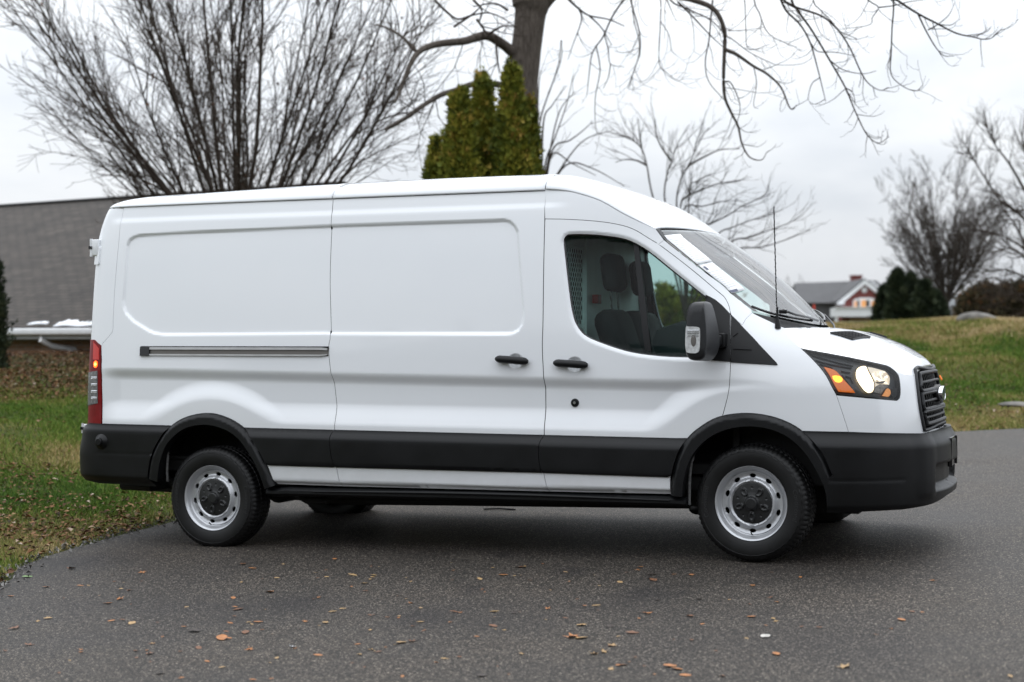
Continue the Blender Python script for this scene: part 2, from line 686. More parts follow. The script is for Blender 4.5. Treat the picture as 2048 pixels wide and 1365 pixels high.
def panel(name, poly, mat, holes=(), off=0.0, h=.02, thick=.014, mode='copy', gap=0.0, label=None, parent=None):
    """poly in (s, z). mode: copy = a twin on the far flank, join = one object over both, one = this flank only"""
    parent = parent or VAN
    poly = np.array(poly, float)
    if gap:
        poly = shrink(densify(poly, .05), gap)
    V, NN, F = patch_arrays(poly, holes, off, h, thick)
    if mode == 'join':
        V2, N2, F2 = mirror_arrays(V, NN, F)
        n = len(V)
        return mesh_obj(name, np.vstack([V, V2]), F + [tuple(i + n for i in f) for f in F2], mat, parent, True, np.vstack([NN, N2]), label)
    o = mesh_obj(name, V, F, mat, parent, True, NN, label)
    if mode == 'copy':
        V2, N2, F2 = mirror_arrays(V, NN, F)
        mesh_obj(name, V2, F2, mat, parent if parent is VAN else o.parent, True, N2)
    return o


def surf_tube(mb, sz, r, off=0.0, k=6, both=False):
    sz = np.array(sz, float)
    P = surf(sz[:, 0], sz[:, 1]) + surf_n(sz[:, 0], sz[:, 1]) * off
    mb.tube(P, r, k)
    if both:
        P = P.copy(); P[:, 1] *= -1
        mb.tube(P, r, k)


# ---------------------------------------------------------------- traced lines of the flank, turned into (s, z)
def line(pts, step=.03, sm=True):
    q = hits(pts)
    if sm and len(q) > 2:
        q = catmull(q, 8)
    return resample(q, step)


def xline(L):                                  # z along x of a traced line
    L = L[np.argsort(L[:, 0])]
    return lambda x: np.interp(x, L[:, 0], L[:, 1])
# ================================================================ flank lines
HUB_R, HUB_F = (0.0, 0.337), (3.75, 0.447)
ARo = line([(300, 955), (305, 920), (315, 893), (339, 857), (372, 835), (416, 826), (453, 834), (487, 854), (514, 886), (534, 923), (553, 970)])
ARi = line([(322, 962), (324, 940), (329, 916), (342, 886), (372, 859), (409.5, 849.5), (446.6, 855), (480, 874), (507, 909.5), (524, 943), (536, 976)])
AFo = line([(1343, 990), (1346, 952), (1357, 911), (1376, 876), (1405, 851), (1440, 833), (1490, 826), (1541, 832), (1585.6, 849), (1617, 873), (1646, 908), (1668, 959)])
AFi = line([(1368, 992), (1371, 959), (1384, 917), (1408, 886), (1443, 863.5), (1490, 853), (1538, 857), (1579, 874.6), (1611, 905), (1633, 940), (1646, 968)])
SLIDE = line([(665.7, 391), (664, 410), (662, 450), (658, 556), (660.4, 667), (657.5, 690.6), (658, 714), (662, 751), (665.7, 785), (669, 818.5), (669, 860)])
DOORB = line([(1090, 380), (1089.5, 437), (1088, 500), (1086, 640), (1084.5, 695.6), (1087, 751), (1087.5, 800), (1088.5, 873)])
DOORT = line([(1090, 438), (1138, 439), (1196.5, 443), (1240.5, 450), (1270, 460), (1299, 477.7), (1322, 492), (1387, 542), (1431, 579), (1451.4, 598), (1459, 615), (1461.7, 633)])
DOORF = line([(1461.7, 633), (1461.8, 680), (1461.5, 725), (1458, 779), (1450, 815), (1441.7, 845)])
CORNER = line([(246, 417), (238, 482.5), (229, 585), (225.6, 664)], sm=False)
CORNER = np.vstack([CORNER, line([(225.6, 664), (202.7, 691)], sm=False)[1:]])
WIN = np.array(hits([(1125.6, 483.6), (1130.6, 471), (1140.8, 467.7), (1168, 467.6), (1196.5, 469), (1240, 474.8), (1266.8, 483.6), (1299, 502.6), (1343, 537.8),
                     (1401.6, 584.7), (1414, 596), (1414, 612), (1412, 700), (1408, 715), (1372, 716.5), (1313.7, 713.6), (1255, 704.8), (1196.5, 685.7), (1167, 671),
                     (1151, 650.6), (1143.8, 630), (1138, 597.8), (1129, 521.7)]))
WIN = resample(catmull(WIN, 6, True), .02, True)
REC1 = np.array(hits([(661, 449.5), (443, 459), (290, 467), (273, 469), (260, 474), (252.5, 485.5), (248, 541), (243, 608.5), (246.7, 626), (264, 645), (302, 668.6), (326, 672.4), (658, 670)]))
REC2 = np.array(hits([(664, 449.5), (1000, 438), (1012, 436.5), (1027, 443), (1037.6, 460.6), (1045, 560), (1050, 625), (1046, 655), (1033, 669), (1011, 671.5), (662, 670.4)]))
CRE = xline(line([(300, 736), (1300, 757)], sm=False))
zT = .826                                        # top of the black cladding
ZB = xline(np.vstack([line([(205, 968), (322, 962)], sm=False), line([(537.6, 931), (674, 935), (1087, 946), (1340, 955)], sm=False)]))
ROCKB = xline(line([(552, 970), (683, 974.5), (1097, 985), (1342, 990)], sm=False))


def sd_in(poly, x, z):
    """distance inside a polygon (0 outside)"""
    x = np.asarray(x, float); z = np.asarray(z, float)
    sh = np.broadcast(x, z).shape
    q = np.stack([np.broadcast_to(x, sh).ravel(), np.broadcast_to(z, sh).ravel()], 1)
    lo, hi = poly.min(0), poly.max(0)
    d = np.zeros(len(q))
    m = np.all((q > lo) & (q < hi), 1)
    if m.any():
        k = m.nonzero()[0]
        k = k[inside(poly, q[k])]
        if len(k):
            d[k] = dist_poly(poly, q[k])
    return d.reshape(sh)


def cut_side(P, x0, right):                      # the two recesses run through the door gap: open that side
    P = P.copy()
    return P


_r1 = REC1.copy(); _r1[0, 0] += .06; _r1[-1, 0] += .06
_r2 = REC2.copy(); _r2[0, 0] -= .06; _r2[-1, 0] -= .06
_r1 = resample(_r1, .05, True); _r2 = resample(_r2, .05, True)
_w2 = resample(shrink(WIN, -.036), .05, True)


def f_recess(x, z):
    return -.015 * smooth(np.maximum(np.where(x < .9, sd_in(_r1, x, z), 0), np.where(x >= .86, sd_in(_r2, x, z), 0)) / .022)


def f_winbevel(x, z):
    return -.014 * smooth(sd_in(_w2, x, z) / .032)


def f_channel(x, z):
    zc = CRE(x)
    f = smooth((zc - z) / .085) * smooth((z - .835) / .17) * (.35 + .65 * smooth((z - .84) / .05))
    f = f * smooth((x + .98) / .22) * smooth((3.95 - x) / .35)
    rr = np.hypot(x - HUB_R[0], z - HUB_R[1]); rf = np.hypot(x - HUB_F[0], z - HUB_F[1])
    f = f * smooth((rr - .67) / .14) * smooth((rf - .67) / .15)
    return -.036 * f


def f_scoop(x, z):
    d = 0
    for c in SCOOPS:
        d = d - .017 * smooth((.060 - np.hypot(x - c[0], z - c[1])) / .014)
    return d


def f_upper(x, z):                                # gentle break line under the gutter
    return -.010 * smooth((z - 2.245) / .05) * smooth((2.6 - x) / .2) * smooth((x + .95) / .1)


SCOOPS = hits([(1030.7, 722.4), (1149, 729)])
FEAT += [f_recess, f_winbevel, f_channel, f_upper]
CUPS = [np.array([(c[0] + .057 * math.cos(t), c[1] + .050 * math.sin(t)) for t in np.linspace(0, 2 * math.pi, 41)[:-1]]) for c in SCOOPS]

# ---------------------------------------------------------------- roof line and crease
CREASE = line([(1090, 379), (1120, 381), (1150, 386), (1200, 402), (1250, 430), (1312, 459)])
CREASE = CREASE[np.argsort(CREASE[:, 0])]
XWS, ZWS = 3.112, 2.103


def zs(x):
    return np.where(x < 2.39, 2.368, np.interp(x, CREASE[:, 0], CREASE[:, 1]))


ZTOP = Spl([(-1.03, 2.371), (-1.01, 2.395), (-.96, 2.430), (-.90, 2.450), (-.82, 2.463), (-.7, 2.472), (-.3, 2.482), (.8, 2.508), (1.8, 2.515), (2.3, 2.512), (2.45, 2.498), (2.62, 2.455),
            (2.92, 2.345), (3.1, 2.245), (3.27, 2.128)])


def roof_grid(x0, x1, n, nph=49, inset=0.0):
    rows = []
    for x in np.linspace(x0, x1, n):
        z0 = float(zs(x)); ws = float(half(x, z0, False)) - inset
        k = max(0, (x - 2.38) / (XWS - 2.38))
        dx = .158 * k ** 1.6
        zt = float(ZTOP(x + dx)) - inset
        ph = np.linspace(0, math.pi, nph)
        c = np.cos(ph)
        ww = ws * np.sign(c) * np.abs(c) ** .42
        zz = z0 + (zt - z0) * np.sin(ph) ** 1.0
        xx = x + dx * (1 - (ww / max(ws, 1e-6)) ** 2)
        rows.append(np.stack([xx, -ww, zz], 1))
    return rows


def grid_obj(name, rows, mat, parent=VAN, thick=0.0, label=None, flip=False):
    rows = np.array(rows); n, m = rows.shape[:2]
    V = rows.reshape(-1, 3)
    # faces must look outwards, away from the middle of the van
    i_, j_ = n // 2, m // 2
    e1 = rows[i_, min(j_ + 1, m - 1)] - rows[i_, j_ - 1]; e2 = rows[min(i_ + 1, n - 1), j_] - rows[i_ - 1, j_]
    flip = np.dot(np.cross(e1, e2), rows[i_, j_] - np.array([2.6, 0, .6])) < 0
    F = []
    for i in range(n - 1):
        for j in range(m - 1):
            f = (i * m + j, i * m + j + 1, (i + 1) * m + j + 1, (i + 1) * m + j)
            F.append(f[::-1] if flip else f)
    o = mesh_obj(name, V, F, mat, parent, True, None, label)
    if thick:
        md = o.modifiers.new('solid', 'SOLIDIFY'); md.thickness = thick; md.offset = -1
    return o


grid_obj('rear_roof', roof_grid(-1.022, .862, 52), M['paint'], thick=.012)
grid_obj('roof', roof_grid(.868, 2.387, 30), M['paint'], thick=.012)
grid_obj('cab_roof', roof_grid(2.394, XWS, 40), M['paint'], thick=.012)
grid_obj('headlining', roof_grid(-.9, XWS - .02, 40, 25, .05), M['cabinlight'])

# ---------------------------------------------------------------- white panels
def seg(*Ls):
    return np.vstack([np.array(L, float).reshape(-1, 2) for L in Ls])


def rev(L):
    return L[::-1]


zSe = 2.366
arch_r = np.array(HUB_R) + (ARo - np.array(HUB_R)) * .955
arch_f = np.array(HUB_F) + (AFo - np.array(HUB_F)) * .955
TL = hits([(202, 692), (212 - 4, 740), (203.5, 852)])
tail_r = np.array([hit(202.7, 692), hit(203.5, 720), hit(204, 770), hit(204.5, 852)])
sC = tail_r[0][0]
ar_hi = arch_r[arch_r[:, 1] > zT - .02]
af_hi = arch_f[arch_f[:, 1] > zT - .02]
QUARTER = seg(rev(CORNER), [[CORNER[0][0], zSe]], [[SLIDE[0][0], zSe]], SLIDE[SLIDE[:, 1] < zSe - .01], [[SLIDE[-1][0], zT - .02]], rev(ar_hi), [[tail_r[-1][0], zT - .02]], rev(tail_r[1:]))
panel('body_side', QUARTER, M['paint'], h=.013, gap=.0028)
SLD = seg([[SLIDE[0][0], zSe]], SLIDE[SLIDE[:, 1] < zSe - .01], [[SLIDE[-1][0], zT - .02]], [[DOORB[-1][0], zT - .02]], rev(DOORB[DOORB[:, 1] < zSe - .01]), [[DOORB[0][0], zSe]])
panel('sliding_door', SLD, M['paint'], holes=[CUPS[0]], h=.013, gap=.0050)
for c in (0, 1):
    panel('handle_cup', CUPS[c], M['paint'], off=lambda s, z, c=c: -.024 * smooth((1 - np.hypot((s - SCOOPS[c][0]) / .057, (z - SCOOPS[c][1]) / .050)) / .55), h=.005, thick=0)
fd_f = DOORF[DOORF[:, 1] > arch_f[:, 1].max() - .012]
DOOR = seg(DOORT, DOORF[1:], [p for p in rev(af_hi) if False] if False else np.empty((0, 2)),
           [p for p in rev(af_hi) if p[0] < DOORF[-1][0] - .02], [[DOORB[-1][0], zT - .02]], rev(DOORB[DOORB[:, 1] < DOORT[0][1] - .02]))
panel('front_door', DOOR, M['paint'], holes=[shrink(WIN, .006), CUPS[1]], h=.012, gap=.0056)
for sg in (1, -1):  # black strips laid in the panel gaps to deepen their shade
    for Ls, nm in ((DOORT, 'door_gap_shade'), (DOORB, 'door_gap_shade'), (DOORF, 'door_gap_shade'), (SLIDE, 'door_gap_shade'), (seg([[SLIDE[0][0], 2.367]], [[DOORB[0][0], 2.367]]), 'gutter_gap_shade'), (seg([[CORNER[0][0], 2.367]], [[SLIDE[0][0], 2.367]]), 'gutter_gap_shade')):
        q = resample(Ls, .03)
        P = surf(q[:, 0], q[:, 1]) - surf_n(q[:, 0], q[:, 1]) * .0092
        P[:, 1] *= sg
        MB().tube(P, .0084, 6).build(nm, M['hole'], VAN)
CABUP = seg(CREASE, hits([(1328, 480.5), (1315, 491)]), rev(DOORT[DOORT[:, 0] < hit(1313, 489)[0]]))
panel('cab_side', CABUP, M['paint'], h=.018, gap=.0022)
APIL = seg(hits([(1315, 491), (1328, 480.5)]), line([(1328, 480.5), (1395, 534), (1460, 586), (1503, 620)], sm=False)[1:], hits([(1504, 626), (1492, 638), (1484.6, 650.5)]), hits([(1463, 632)]),
           rev(DOORT[DOORT[:, 0] > hit(1316, 491)[0]])[1:])
panel('a_pillar', APIL, M['paint'], h=.018, gap=.0022)
FSEAM = line([(1673, 791), (1681, 815), (1690, 842), (1697, 864)])
HLleft = line([(1601.5, 697), (1630, 724.6), (1650.5, 749.5), (1663, 773), (1673, 791)])
HOODS = line([(1569.6, 657), (1572, 667), (1579, 676), (1601.5, 697)])
FEND = seg(rev(DOORF), hits([(1484.6, 650.5), (1492, 638), (1504, 626)]), line([(1504, 626), (1535, 641), (1569.6, 657)], sm=False)[1:], HOODS[1:], HLleft[1:], FSEAM[1:],
           [[FSEAM[-1][0], .86]], [p for p in rev(arch_f) if p[1] < 10 and p[0] > DOORF[-1][0] + .02 and p[1] > .86])
panel('front_wing', FEND, M['paint'], h=.018, gap=.0022)
REARC = seg(CORNER, tail_r[:1], hits([(190, 680.5)]), [[-1.30, 1.352]], [[-1.30, 2.30]], [[-1.22, 2.366]])
panel('rear_corner', REARC, M['paint'], h=.02, gap=.0026)
panel('rear_door', np.array([[-1.306, .50], [-1.306, 2.33], [SMIN, 2.33], [SMIN, .50]]), M['paint'], h=.06, gap=.003)
GRN = line([(1829, 740), (1833, 770), (1839, 818.7), (1847, 861)])
HLr = line([(1776, 732), (1789, 741), (1797, 751), (1800.4, 769), (1800.4, 794), (1794, 802)])
HLb = line([(1794, 802), (1726, 796), (1673, 791)])
NOSE = seg(FSEAM, [[FSEAM[-1][0], .85]], [[4.70, .845]], [[SMAX, .845]], [[SMAX, .872]], rev(GRN), hits([(1829, 752.8)]), hits([(1812, 751)]), HLr[2:], HLb[1:-1])
panel('nose_panel', NOSE, M['paint'], h=.018, gap=.002, mode='join')

# lower white strips
def chamf(s, z):
    return .014 - .034 * smooth((ROCKB(s) + .042 - z) / .042) ** 1.3


R1 = line([(674, 934), (676, 936), (683, 974.5)], sm=False); R2 = line([(1088, 945), (1092, 947), (1097, 985)], sm=False)
def rock(a0, a1, b0, b1):
    return np.array([[a0, ZB(a0) + .02], [a1, ROCKB(a1)], [b1, ROCKB(b1)], [b0, ZB(b0) + .02]])
xA = .40; xB = hit(1342, 975)[0]
for nm, a0, a1, b0, b1 in (('body_sill', xA, xA + .11, R1[0][0], R1[-1][0]), ('sliding_door_sill', R1[0][0], R1[-1][0], R2[0][0], R2[-1][0]), ('front_door_sill', R2[0][0], R2[-1][0], xB, xB)):
    panel(nm, rock(a0, a1, b0, b1), M['paint'], off=chamf, h=.02, gap=.0040, thick=.03)

# ---------------------------------------------------------------- black cladding
def clad_off(s, z):
    return .004 + .034 * smooth((zT + .004 - z) / .072) - .016 * smooth((ZB(s) + .02 - z) / .02)


C1 = line([(669, 860), (664, 871), (665, 890), (668, 912), (674, 934)]); C2 = line([(1088.5, 872), (1082.5, 885), (1081.5, 914), (1087, 946)])
zt = zT + .003
ari = ARo[ARo[:, 0] > .2]; ari = ari[(ari[:, 1] < zt)]
CL1 = seg([[C1[0][0], zt]], C1, [[x, ZB(x)] for x in np.linspace(C1[-1][0] - .02, .47, 8)], [p for p in rev(ari) if p[1] > ZB(.5) + .005], [[ari[0][0] - .015, zt]])
panel('body_cladding', CL1, M['plastic'], off=clad_off, h=.022, gap=.004, thick=.028)
CL2 = seg([[C1[0][0], zt]], C1, [[x, ZB(x)] for x in np.linspace(C1[-1][0] + .02, C2[-1][0] - .02, 20)], rev(C2), [[C2[0][0], zt]])
panel('sliding_door_cladding', CL2, M['plastic'], off=clad_off, h=.022, gap=.004, thick=.028)
afo = AFo[(AFo[:, 0] < 3.6) & (AFo[:, 1] < zt)]
CL3 = seg([[C2[0][0], zt]], C2, [[x, ZB(x)] for x in np.linspace(C2[-1][0] + .02, afo[0][0] - .02, 12)], [p for p in afo if p[1] > ZB(3.25) - .005], [[afo[-1][0] + .012, zt]])
panel('front_door_cladding', CL3, M['plastic'], off=clad_off, h=.022, gap=.004, thick=.028)


def arch(name, O, I):
    Oq = np.array(O)

    def off(s, z):
        q = np.stack([np.asarray(s).ravel(), np.asarray(z).ravel()], 1)
        d = dist_poly(Oq, q, False).reshape(np.shape(s))
        return .014 + .030 * smooth(d / .03)
    panel(name, seg(O, rev(I)), M['plastic'], off=off, h=.016, thick=.075)


arch('rear_arch_trim', ARo, ARi)
arch('front_arch_trim', AFo, AFi)

# rear bumper (side) with the round sensor boss
def rb_off(s, z):
    o = .012 + .020 * smooth((zT - z) / .05) - .03 * smooth((.47 - z) / .06)
    o = o + .016 * smooth((z - .70) / .02) * smooth((-s - .975) / .02) * smooth((.80 - z) / .02) * 0
    return o - .006 * smooth(1 - np.abs(z - .625) / .006) * smooth((s + .93) / .02)


aro = ARo[(ARo[:, 0] < 0) & (ARo[:, 1] < zt)]
RB = seg([[-1.02, zt]], [[aro[-1][0] - .01, zt]], rev(aro), [[aro[0][0] + .05, .40]], [[-.75, .405]], hits([(200, 967)]), [[-1.12, .43]], [[-1.45, .45]], [[SMIN, .45]], [[SMIN, .72]], [[-1.4, .72]], [[-1.13, .795]])
panel('rear_bumper', RB, M['plastic'], off=rb_off, h=.02, thick=.05, mode='join')
p = surf(*hit(209, 883)); n = surf_n(*hit(209, 883))
mb = MB()
Mx = Matrix.Translation(Vector(p) + Vector(n) * .035)
mb.lathe([(.0, -.038), (.022, -.038), (.026, -.034), (.028, -.02), (.05, -.004), (.062, .012), (.062, .03)], Mx, 32)
mb.build('bumper_boss', M['plastic'], VAN)

# front bumper
S_H = hit(1845, 920)[0]


def fb_off(s, z):
    top = xline_top(s)
    f = smooth((s - 4.55) / .35)
    o = .006 + .036 * smooth((top - z) / .095) + .036 * f
    o = o - .02 * smooth((.46 - z) / .05)
    o = o - .005 * smooth(1 - np.abs(z - .60 - .0 * s) / .006) * smooth((4.66 - s) / .03)      # character line
    o = o - .055 * smooth((s - S_H) / .03) * smooth((z - .525) / .02) * smooth((.675 - z) / .02)    # lower intake
    o = o + .010 * smooth((.12 - np.abs(s - S_H + .07)) / .10) * smooth((z - .47) / .05)
    return o


xline_top = lambda s: np.interp(s, [4.0, 4.7, 4.95, 5.2, 5.42], [.885, .872, .872, .872, .875])
FBt = line([(1605, 862), (1697, 864), (1836, 867)], sm=False)
FB = seg(FBt, [[4.98, .866]], [[5.2, .868]], [[SMAX, .870]], [[SMAX, .485]], [[5.15, .482]], hits([(1839.5, 1003), (1795, 1017), (1744, 1020.5), (1654, 1024)]), hits([(1652, 990), (1646, 966)]),
         rev(AFo[(AFo[:, 0] > 3.9) & (AFo[:, 1] > .62) & (AFo[:, 1] < .875)])[::-1] if False else AFo[(AFo[:, 0] > 3.9) & (AFo[:, 1] > .62) & (AFo[:, 1] < .875)][::-1])
panel('front_bumper', FB, M['plastic'], off=fb_off, h=.018, thick=.09, mode='join')
panel('lower_intake', np.array([[S_H + .02, .52], [SMAX, .52], [SMAX, .672], [S_H + .02, .672]]), M['matte_black'], off=-.004, h=.04, thick=0, mode='join')
# number plate holder on the nose of the bumper
mb = MB()
Px = 4.735 + .048
mb.box((Px, -.155, .635), (Px + .02, .155, .815), bev=.005)
mb.box((Px - .03, -.12, .66), (Px + .001, .12, .79))
for yy in (-.14, .14):
    mb.box((Px + .016, yy - .012, .635), (Px + .028, yy + .012, .815), bev=.003)
ph = mb.build('plate_holder', M['gloss_black'], VAN)
for yy in (-.09, .09):
    for z0 in (.675, .755):
        MB().box((Px + .019, yy - .02, z0), (Px + .023, yy + .02, z0 + .03), bev=.002).build('plate_slot', M['plastic'], ph)

# side step / sill
mb = MB()
x0s, x1s = hit(534, 975)[0], hit(1372, 990)[0]
xs_ = np.linspace(x0s, x1s, 40)
sec = [(.90, .06), (.975, .060), (.990, .053), (1.004, .038), (1.004, .018), (.992, .004), (.98, .0), (.86, -.004)]
V = []; F = []
for i, x in enumerate(xs_):
    zb = np.interp(x, [x0s, x1s], [.372, .415]); e = 1 - .0 * i
    hh = 1.0 if .03 < i / 39 < .99 else .8
    for w, dz in sec:
        V.append((x, -w * 1.0, zb + dz * hh))
n = len(sec)
for i in range(39):
    for j in range(n - 1):
        F.append((i * n + j, (i + 1) * n + j, (i + 1) * n + j + 1, i * n + j + 1))
F += [tuple(range(n)), tuple(range(39 * n, 40 * n))[::-1]]
for sgn in (1, -1):
    m2 = MB().add([(v[0], v[1] * sgn, v[2]) for v in V], F)
    st = m2.build('side_step', M['plastic'], VAN)
    tr = MB()
    zz0 = lambda x: np.interp(x, [x0s, x1s], [.372, .415])
    tr.tube([(x, -1.008 * sgn, zz0(x) + .036 + .012 * math.sin(math.pi * (x - .8) / 2.45)) for x in np.linspace(.8, 3.25, 24)], [.006 + .006 * math.sin(math.pi * k / 23) for k in range(24)], 8)
    tr.build('tread_rib', M['plastic'], st)

# ---------------------------------------------------------------- inside skins, floor, under-body
LIN = seg([[-1.0, .47], [-.62, .47]], [[-.5, .75], [-.25, .93], [.0, .97], [.25, .93], [.5, .75]], [[.62, .47], [3.12, .5], [3.25, .80], [3.5, .99], [3.60, 1.01], [3.62, 1.55], [3.3, 1.86], [3.1, 2.0], [2.9, 2.12], [2.7, 2.22], [2.4, 2.30], [-.86, 2.30]])
panel('inner_lining', LIN, M['cabin'], holes=[shrink(WIN, .0)], off=-.034, h=.05, thick=0)
# black box added behind the bonnet and grille so that gaps read dark
mb = MB()
mb.box((3.62, -.78, .55), (4.35, .78, 1.16))
mb.box((4.35, -.55, .55), (4.55, .55, 1.10))
mb.build('dark_bay_box', M['matte_black'], VAN)
mb = MB()
mb.box((-1.02, -.80, .50), (3.4, .80, .58))
mb.box((-1.0, -.52, .36), (4.3, -.40, .50)); mb.box((-1.0, .40, .36), (4.3, .52, .50))
for x in (-.9, .7, 1.6, 2.5, 3.1):
    mb.box((x, -.66, .42), (x + .08, .66, .50))
mb.box((.9, -.35, .33), (1.9, .35, .50), bev=.04)
mb.box((3.2, -.45, .30), (4.2, .45, .55), bev=.05)
mb.tube([(-1.0, -.62, .36), (-.5, -.66, .36), (.4, -.6, .34), (.8, -.6, .32), (1.6, -.55, .34), (3.2, -.3, .36)], .035, 10)
mb.lathe([(0, -.86), (.05, -.86), (.05, -.12), (.12, -.1), (.12, .1), (.05, .12), (.05, .86), (0, .86)], Matrix.Translation((0, 0, .337)), 20)
mb.tube([(3.75, -.8, .40), (3.75, -.4, .34), (3.75, .4, .34), (3.75, .8, .40)], .04, 8)
mb.tube([(.15, 0, .34), (3.2, 0, .42)], .045, 10)
mb.tube([(.52, -.75, .36), (.62, -.78, .325), (.78, -.78, .33), (.86, -.72, .37)], .022, 8)
mb.tube([(-.62, -.7, .45), (-.42, -.72, .36), (.42, -.72, .36), (.72, -.7, .47)], .03, 8)
mb.tube([(3.36, -.93, .40), (3.45, -.86, .395), (3.6, -.7, .40)], .012, 6)
mb.build('chassis', M['under'], VAN)
for hx, hz in (HUB_R, HUB_F):
    for sgn in (1, -1):
        mb = MB()
        a = np.linspace(R(-4), R(184), 30)
        rad = .555 if hx == 0 else .545
        V = []; F = []
        for w in (.92, .60):
            V += [(hx + rad * math.cos(t), -sgn * w, hz + .06 + rad * math.sin(t)) for t in a]
        V += [(hx + (rad + .02) * math.cos(t), -sgn * .62, hz + .06 + (rad + .02) * math.sin(t)) for t in a]
        n = len(a)
        F += [(i, i + 1, n + i + 1, n + i) for i in range(n - 1)]
        F += [tuple(range(2 * n, 3 * n))]
        mb.add(V, F)
        mb.build('wheel_arch_liner', M['matte_black'], VAN)
# pale splash edge behind the front arch, and behind the rear one
for pts in ([(1391, 888), (1381, 925), (1377, 960), (1376, 1012)], [(331, 905), (329, 940), (330, 965)]):
    P = [surf(*hit(*q)) - surf_n(*hit(*q)) * .03 for q in pts]
    for sgn in (1, -1):
        mb = MB(); mb.tube([(q[0], q[1] * sgn, q[2]) for q in catmull(P, 5)], .009, 6)
        mb.build('arch_seal', M['splash'], VAN)
# ================================================================ glass house, windscreen, bonnet
_EL = resample(np.array(hits([(1311.5, 458.5), (1328, 480.5), (1395, 534), (1460, 586), (1503, 620), (1506, 622.5)])), .01)
_EP = surf(_EL[:, 0], _EL[:, 1]) - surf_n(_EL[:, 0], _EL[:, 1]) * .004


def wsrow(b):
    """windscreen row b: 0 = top edge, 1 = base; returns centre and edge points"""
    tc = np.array([3.27, 0, 2.128]); te = np.array([XWS, float(half(XWS, ZWS, False)), ZWS])
    bc = np.array([3.995, 0, 1.508]); be = np.array([3.735, .842, 1.597])
    c = tc + (bc - tc) * b; e = te + (be - te) * b
    c = c + np.array([.025, 0, .03]) * math.sin(math.pi * b)
    t = np.linspace(0, 1, len(_EP))
    e = np.array([np.interp(b, t, _EP[:, 0]), -np.interp(b, t, _EP[:, 1]), np.interp(b, t, _EP[:, 2])])
    return c, e


def wspt(a, b, off=0.0):
    def q(a, b):
        c, e = wsrow(b)
        k = abs(a) ** 2.2
        return np.array([c[0] + (e[0] - c[0]) * k, -a * e[1], c[2] + (e[2] - c[2]) * k])
    p = q(a, b)
    if off:
        n = np.cross(q(a + .01, b) - q(a - .01, b), q(a, b + .01) - q(a, b - .01))
        n /= np.linalg.norm(n)
        if n[2] < 0:
            n = -n
        p = p + n * off
    return p


def wsgrid(a0, a1, b0, b1, na, nb, off=0.0):
    return [[wspt(a, b, off) for a in np.linspace(a0, a1, na)] for b in np.linspace(b0, b1, nb)]


wsc = grid_obj('windscreen', wsgrid(-.968, .968, .01, .99, 61, 25), M['screen'], flip=True)
grid_obj('tinted_band', wsgrid(-.985, .985, .0, .055, 41, 4, -.006), M['gloss_black'], flip=True, parent=wsc)
for sg in (1, -1):
    grid_obj('black_border', wsgrid(.960 * sg, 1.0 * sg, .0, 1, 5, 25, .004), M['gloss_black'], flip=sg > 0, parent=wsc)
# wider smoked corner at the top of the screen on both sides
for sg in (1, -1):
    rows = [[wspt(sg * (.985 - k * (.40 * (1 - b / .15))), b, -.008) for k in np.linspace(0, 1, 9)] for b in np.linspace(.0, .145, 6)]
    grid_obj('smoked_corner', rows, simple('smoked_glass', (.10, .105, .115), .2) if sg > 0 else bpy.data.materials['smoked_glass'], parent=wsc)

_A, _B = np.meshgrid(np.linspace(-1, 1, 321), np.linspace(0, 1, 241))
_W = np.array([[wspt(a, b) for a in np.linspace(-1, 1, 161)] for b in np.linspace(0, 1, 121)])


def van_px(P):
    P = np.asarray(P, float)
    x, y, z = P[..., 0], P[..., 1], P[..., 2]
    w = -y
    X = VX0 + x * CT - w * ST; Y = VY0 - x * ST - w * CT
    return np.stack([CX + FPX * X / Y, CY - FPX * (z - 1.412) / Y], -1)


_WP = van_px(_W)


def on_ws(px, py):
    d = np.hypot(_WP[..., 0] - px, _WP[..., 1] - py)
    d[:, :60] += 40                              # prefer the near half
    i, j = np.unravel_index(np.argmin(d), d.shape)
    return -1 + 2 * j / 160, i / 120


# paper sheets taped inside the screen
def sheet(quad, name='price_sheet'):
    q = [on_ws(*p) for p in quad]
    rows = []
    for v in np.linspace(0, 1, 9):
        r = []
        for u in np.linspace(0, 1, 5):
            ab = (1 - u) * (1 - v) * np.array(q[0]) + u * (1 - v) * np.array(q[1]) + u * v * np.array(q[2]) + (1 - u) * v * np.array(q[3])
            r.append(wspt(ab[0], ab[1], .007))
        rows.append(r)
    o = grid_obj(name, rows, M['paper'])
    md = o.modifiers.new('solid', 'SOLIDIFY'); md.thickness = .0012; md.offset = -1
    return o, q


def strip(o, q, u0, u1, v0, v1, mat, name='print'):
    rows = []
    for v in (v0, v1):
        r = []
        for u in np.linspace(u0, u1, 4):
            ab = (1 - u) * (1 - v) * np.array(q[0]) + u * (1 - v) * np.array(q[1]) + u * v * np.array(q[2]) + (1 - u) * v * np.array(q[3])
            r.append(wspt(ab[0], ab[1], .0085))
        rows.append(r)
    return rows


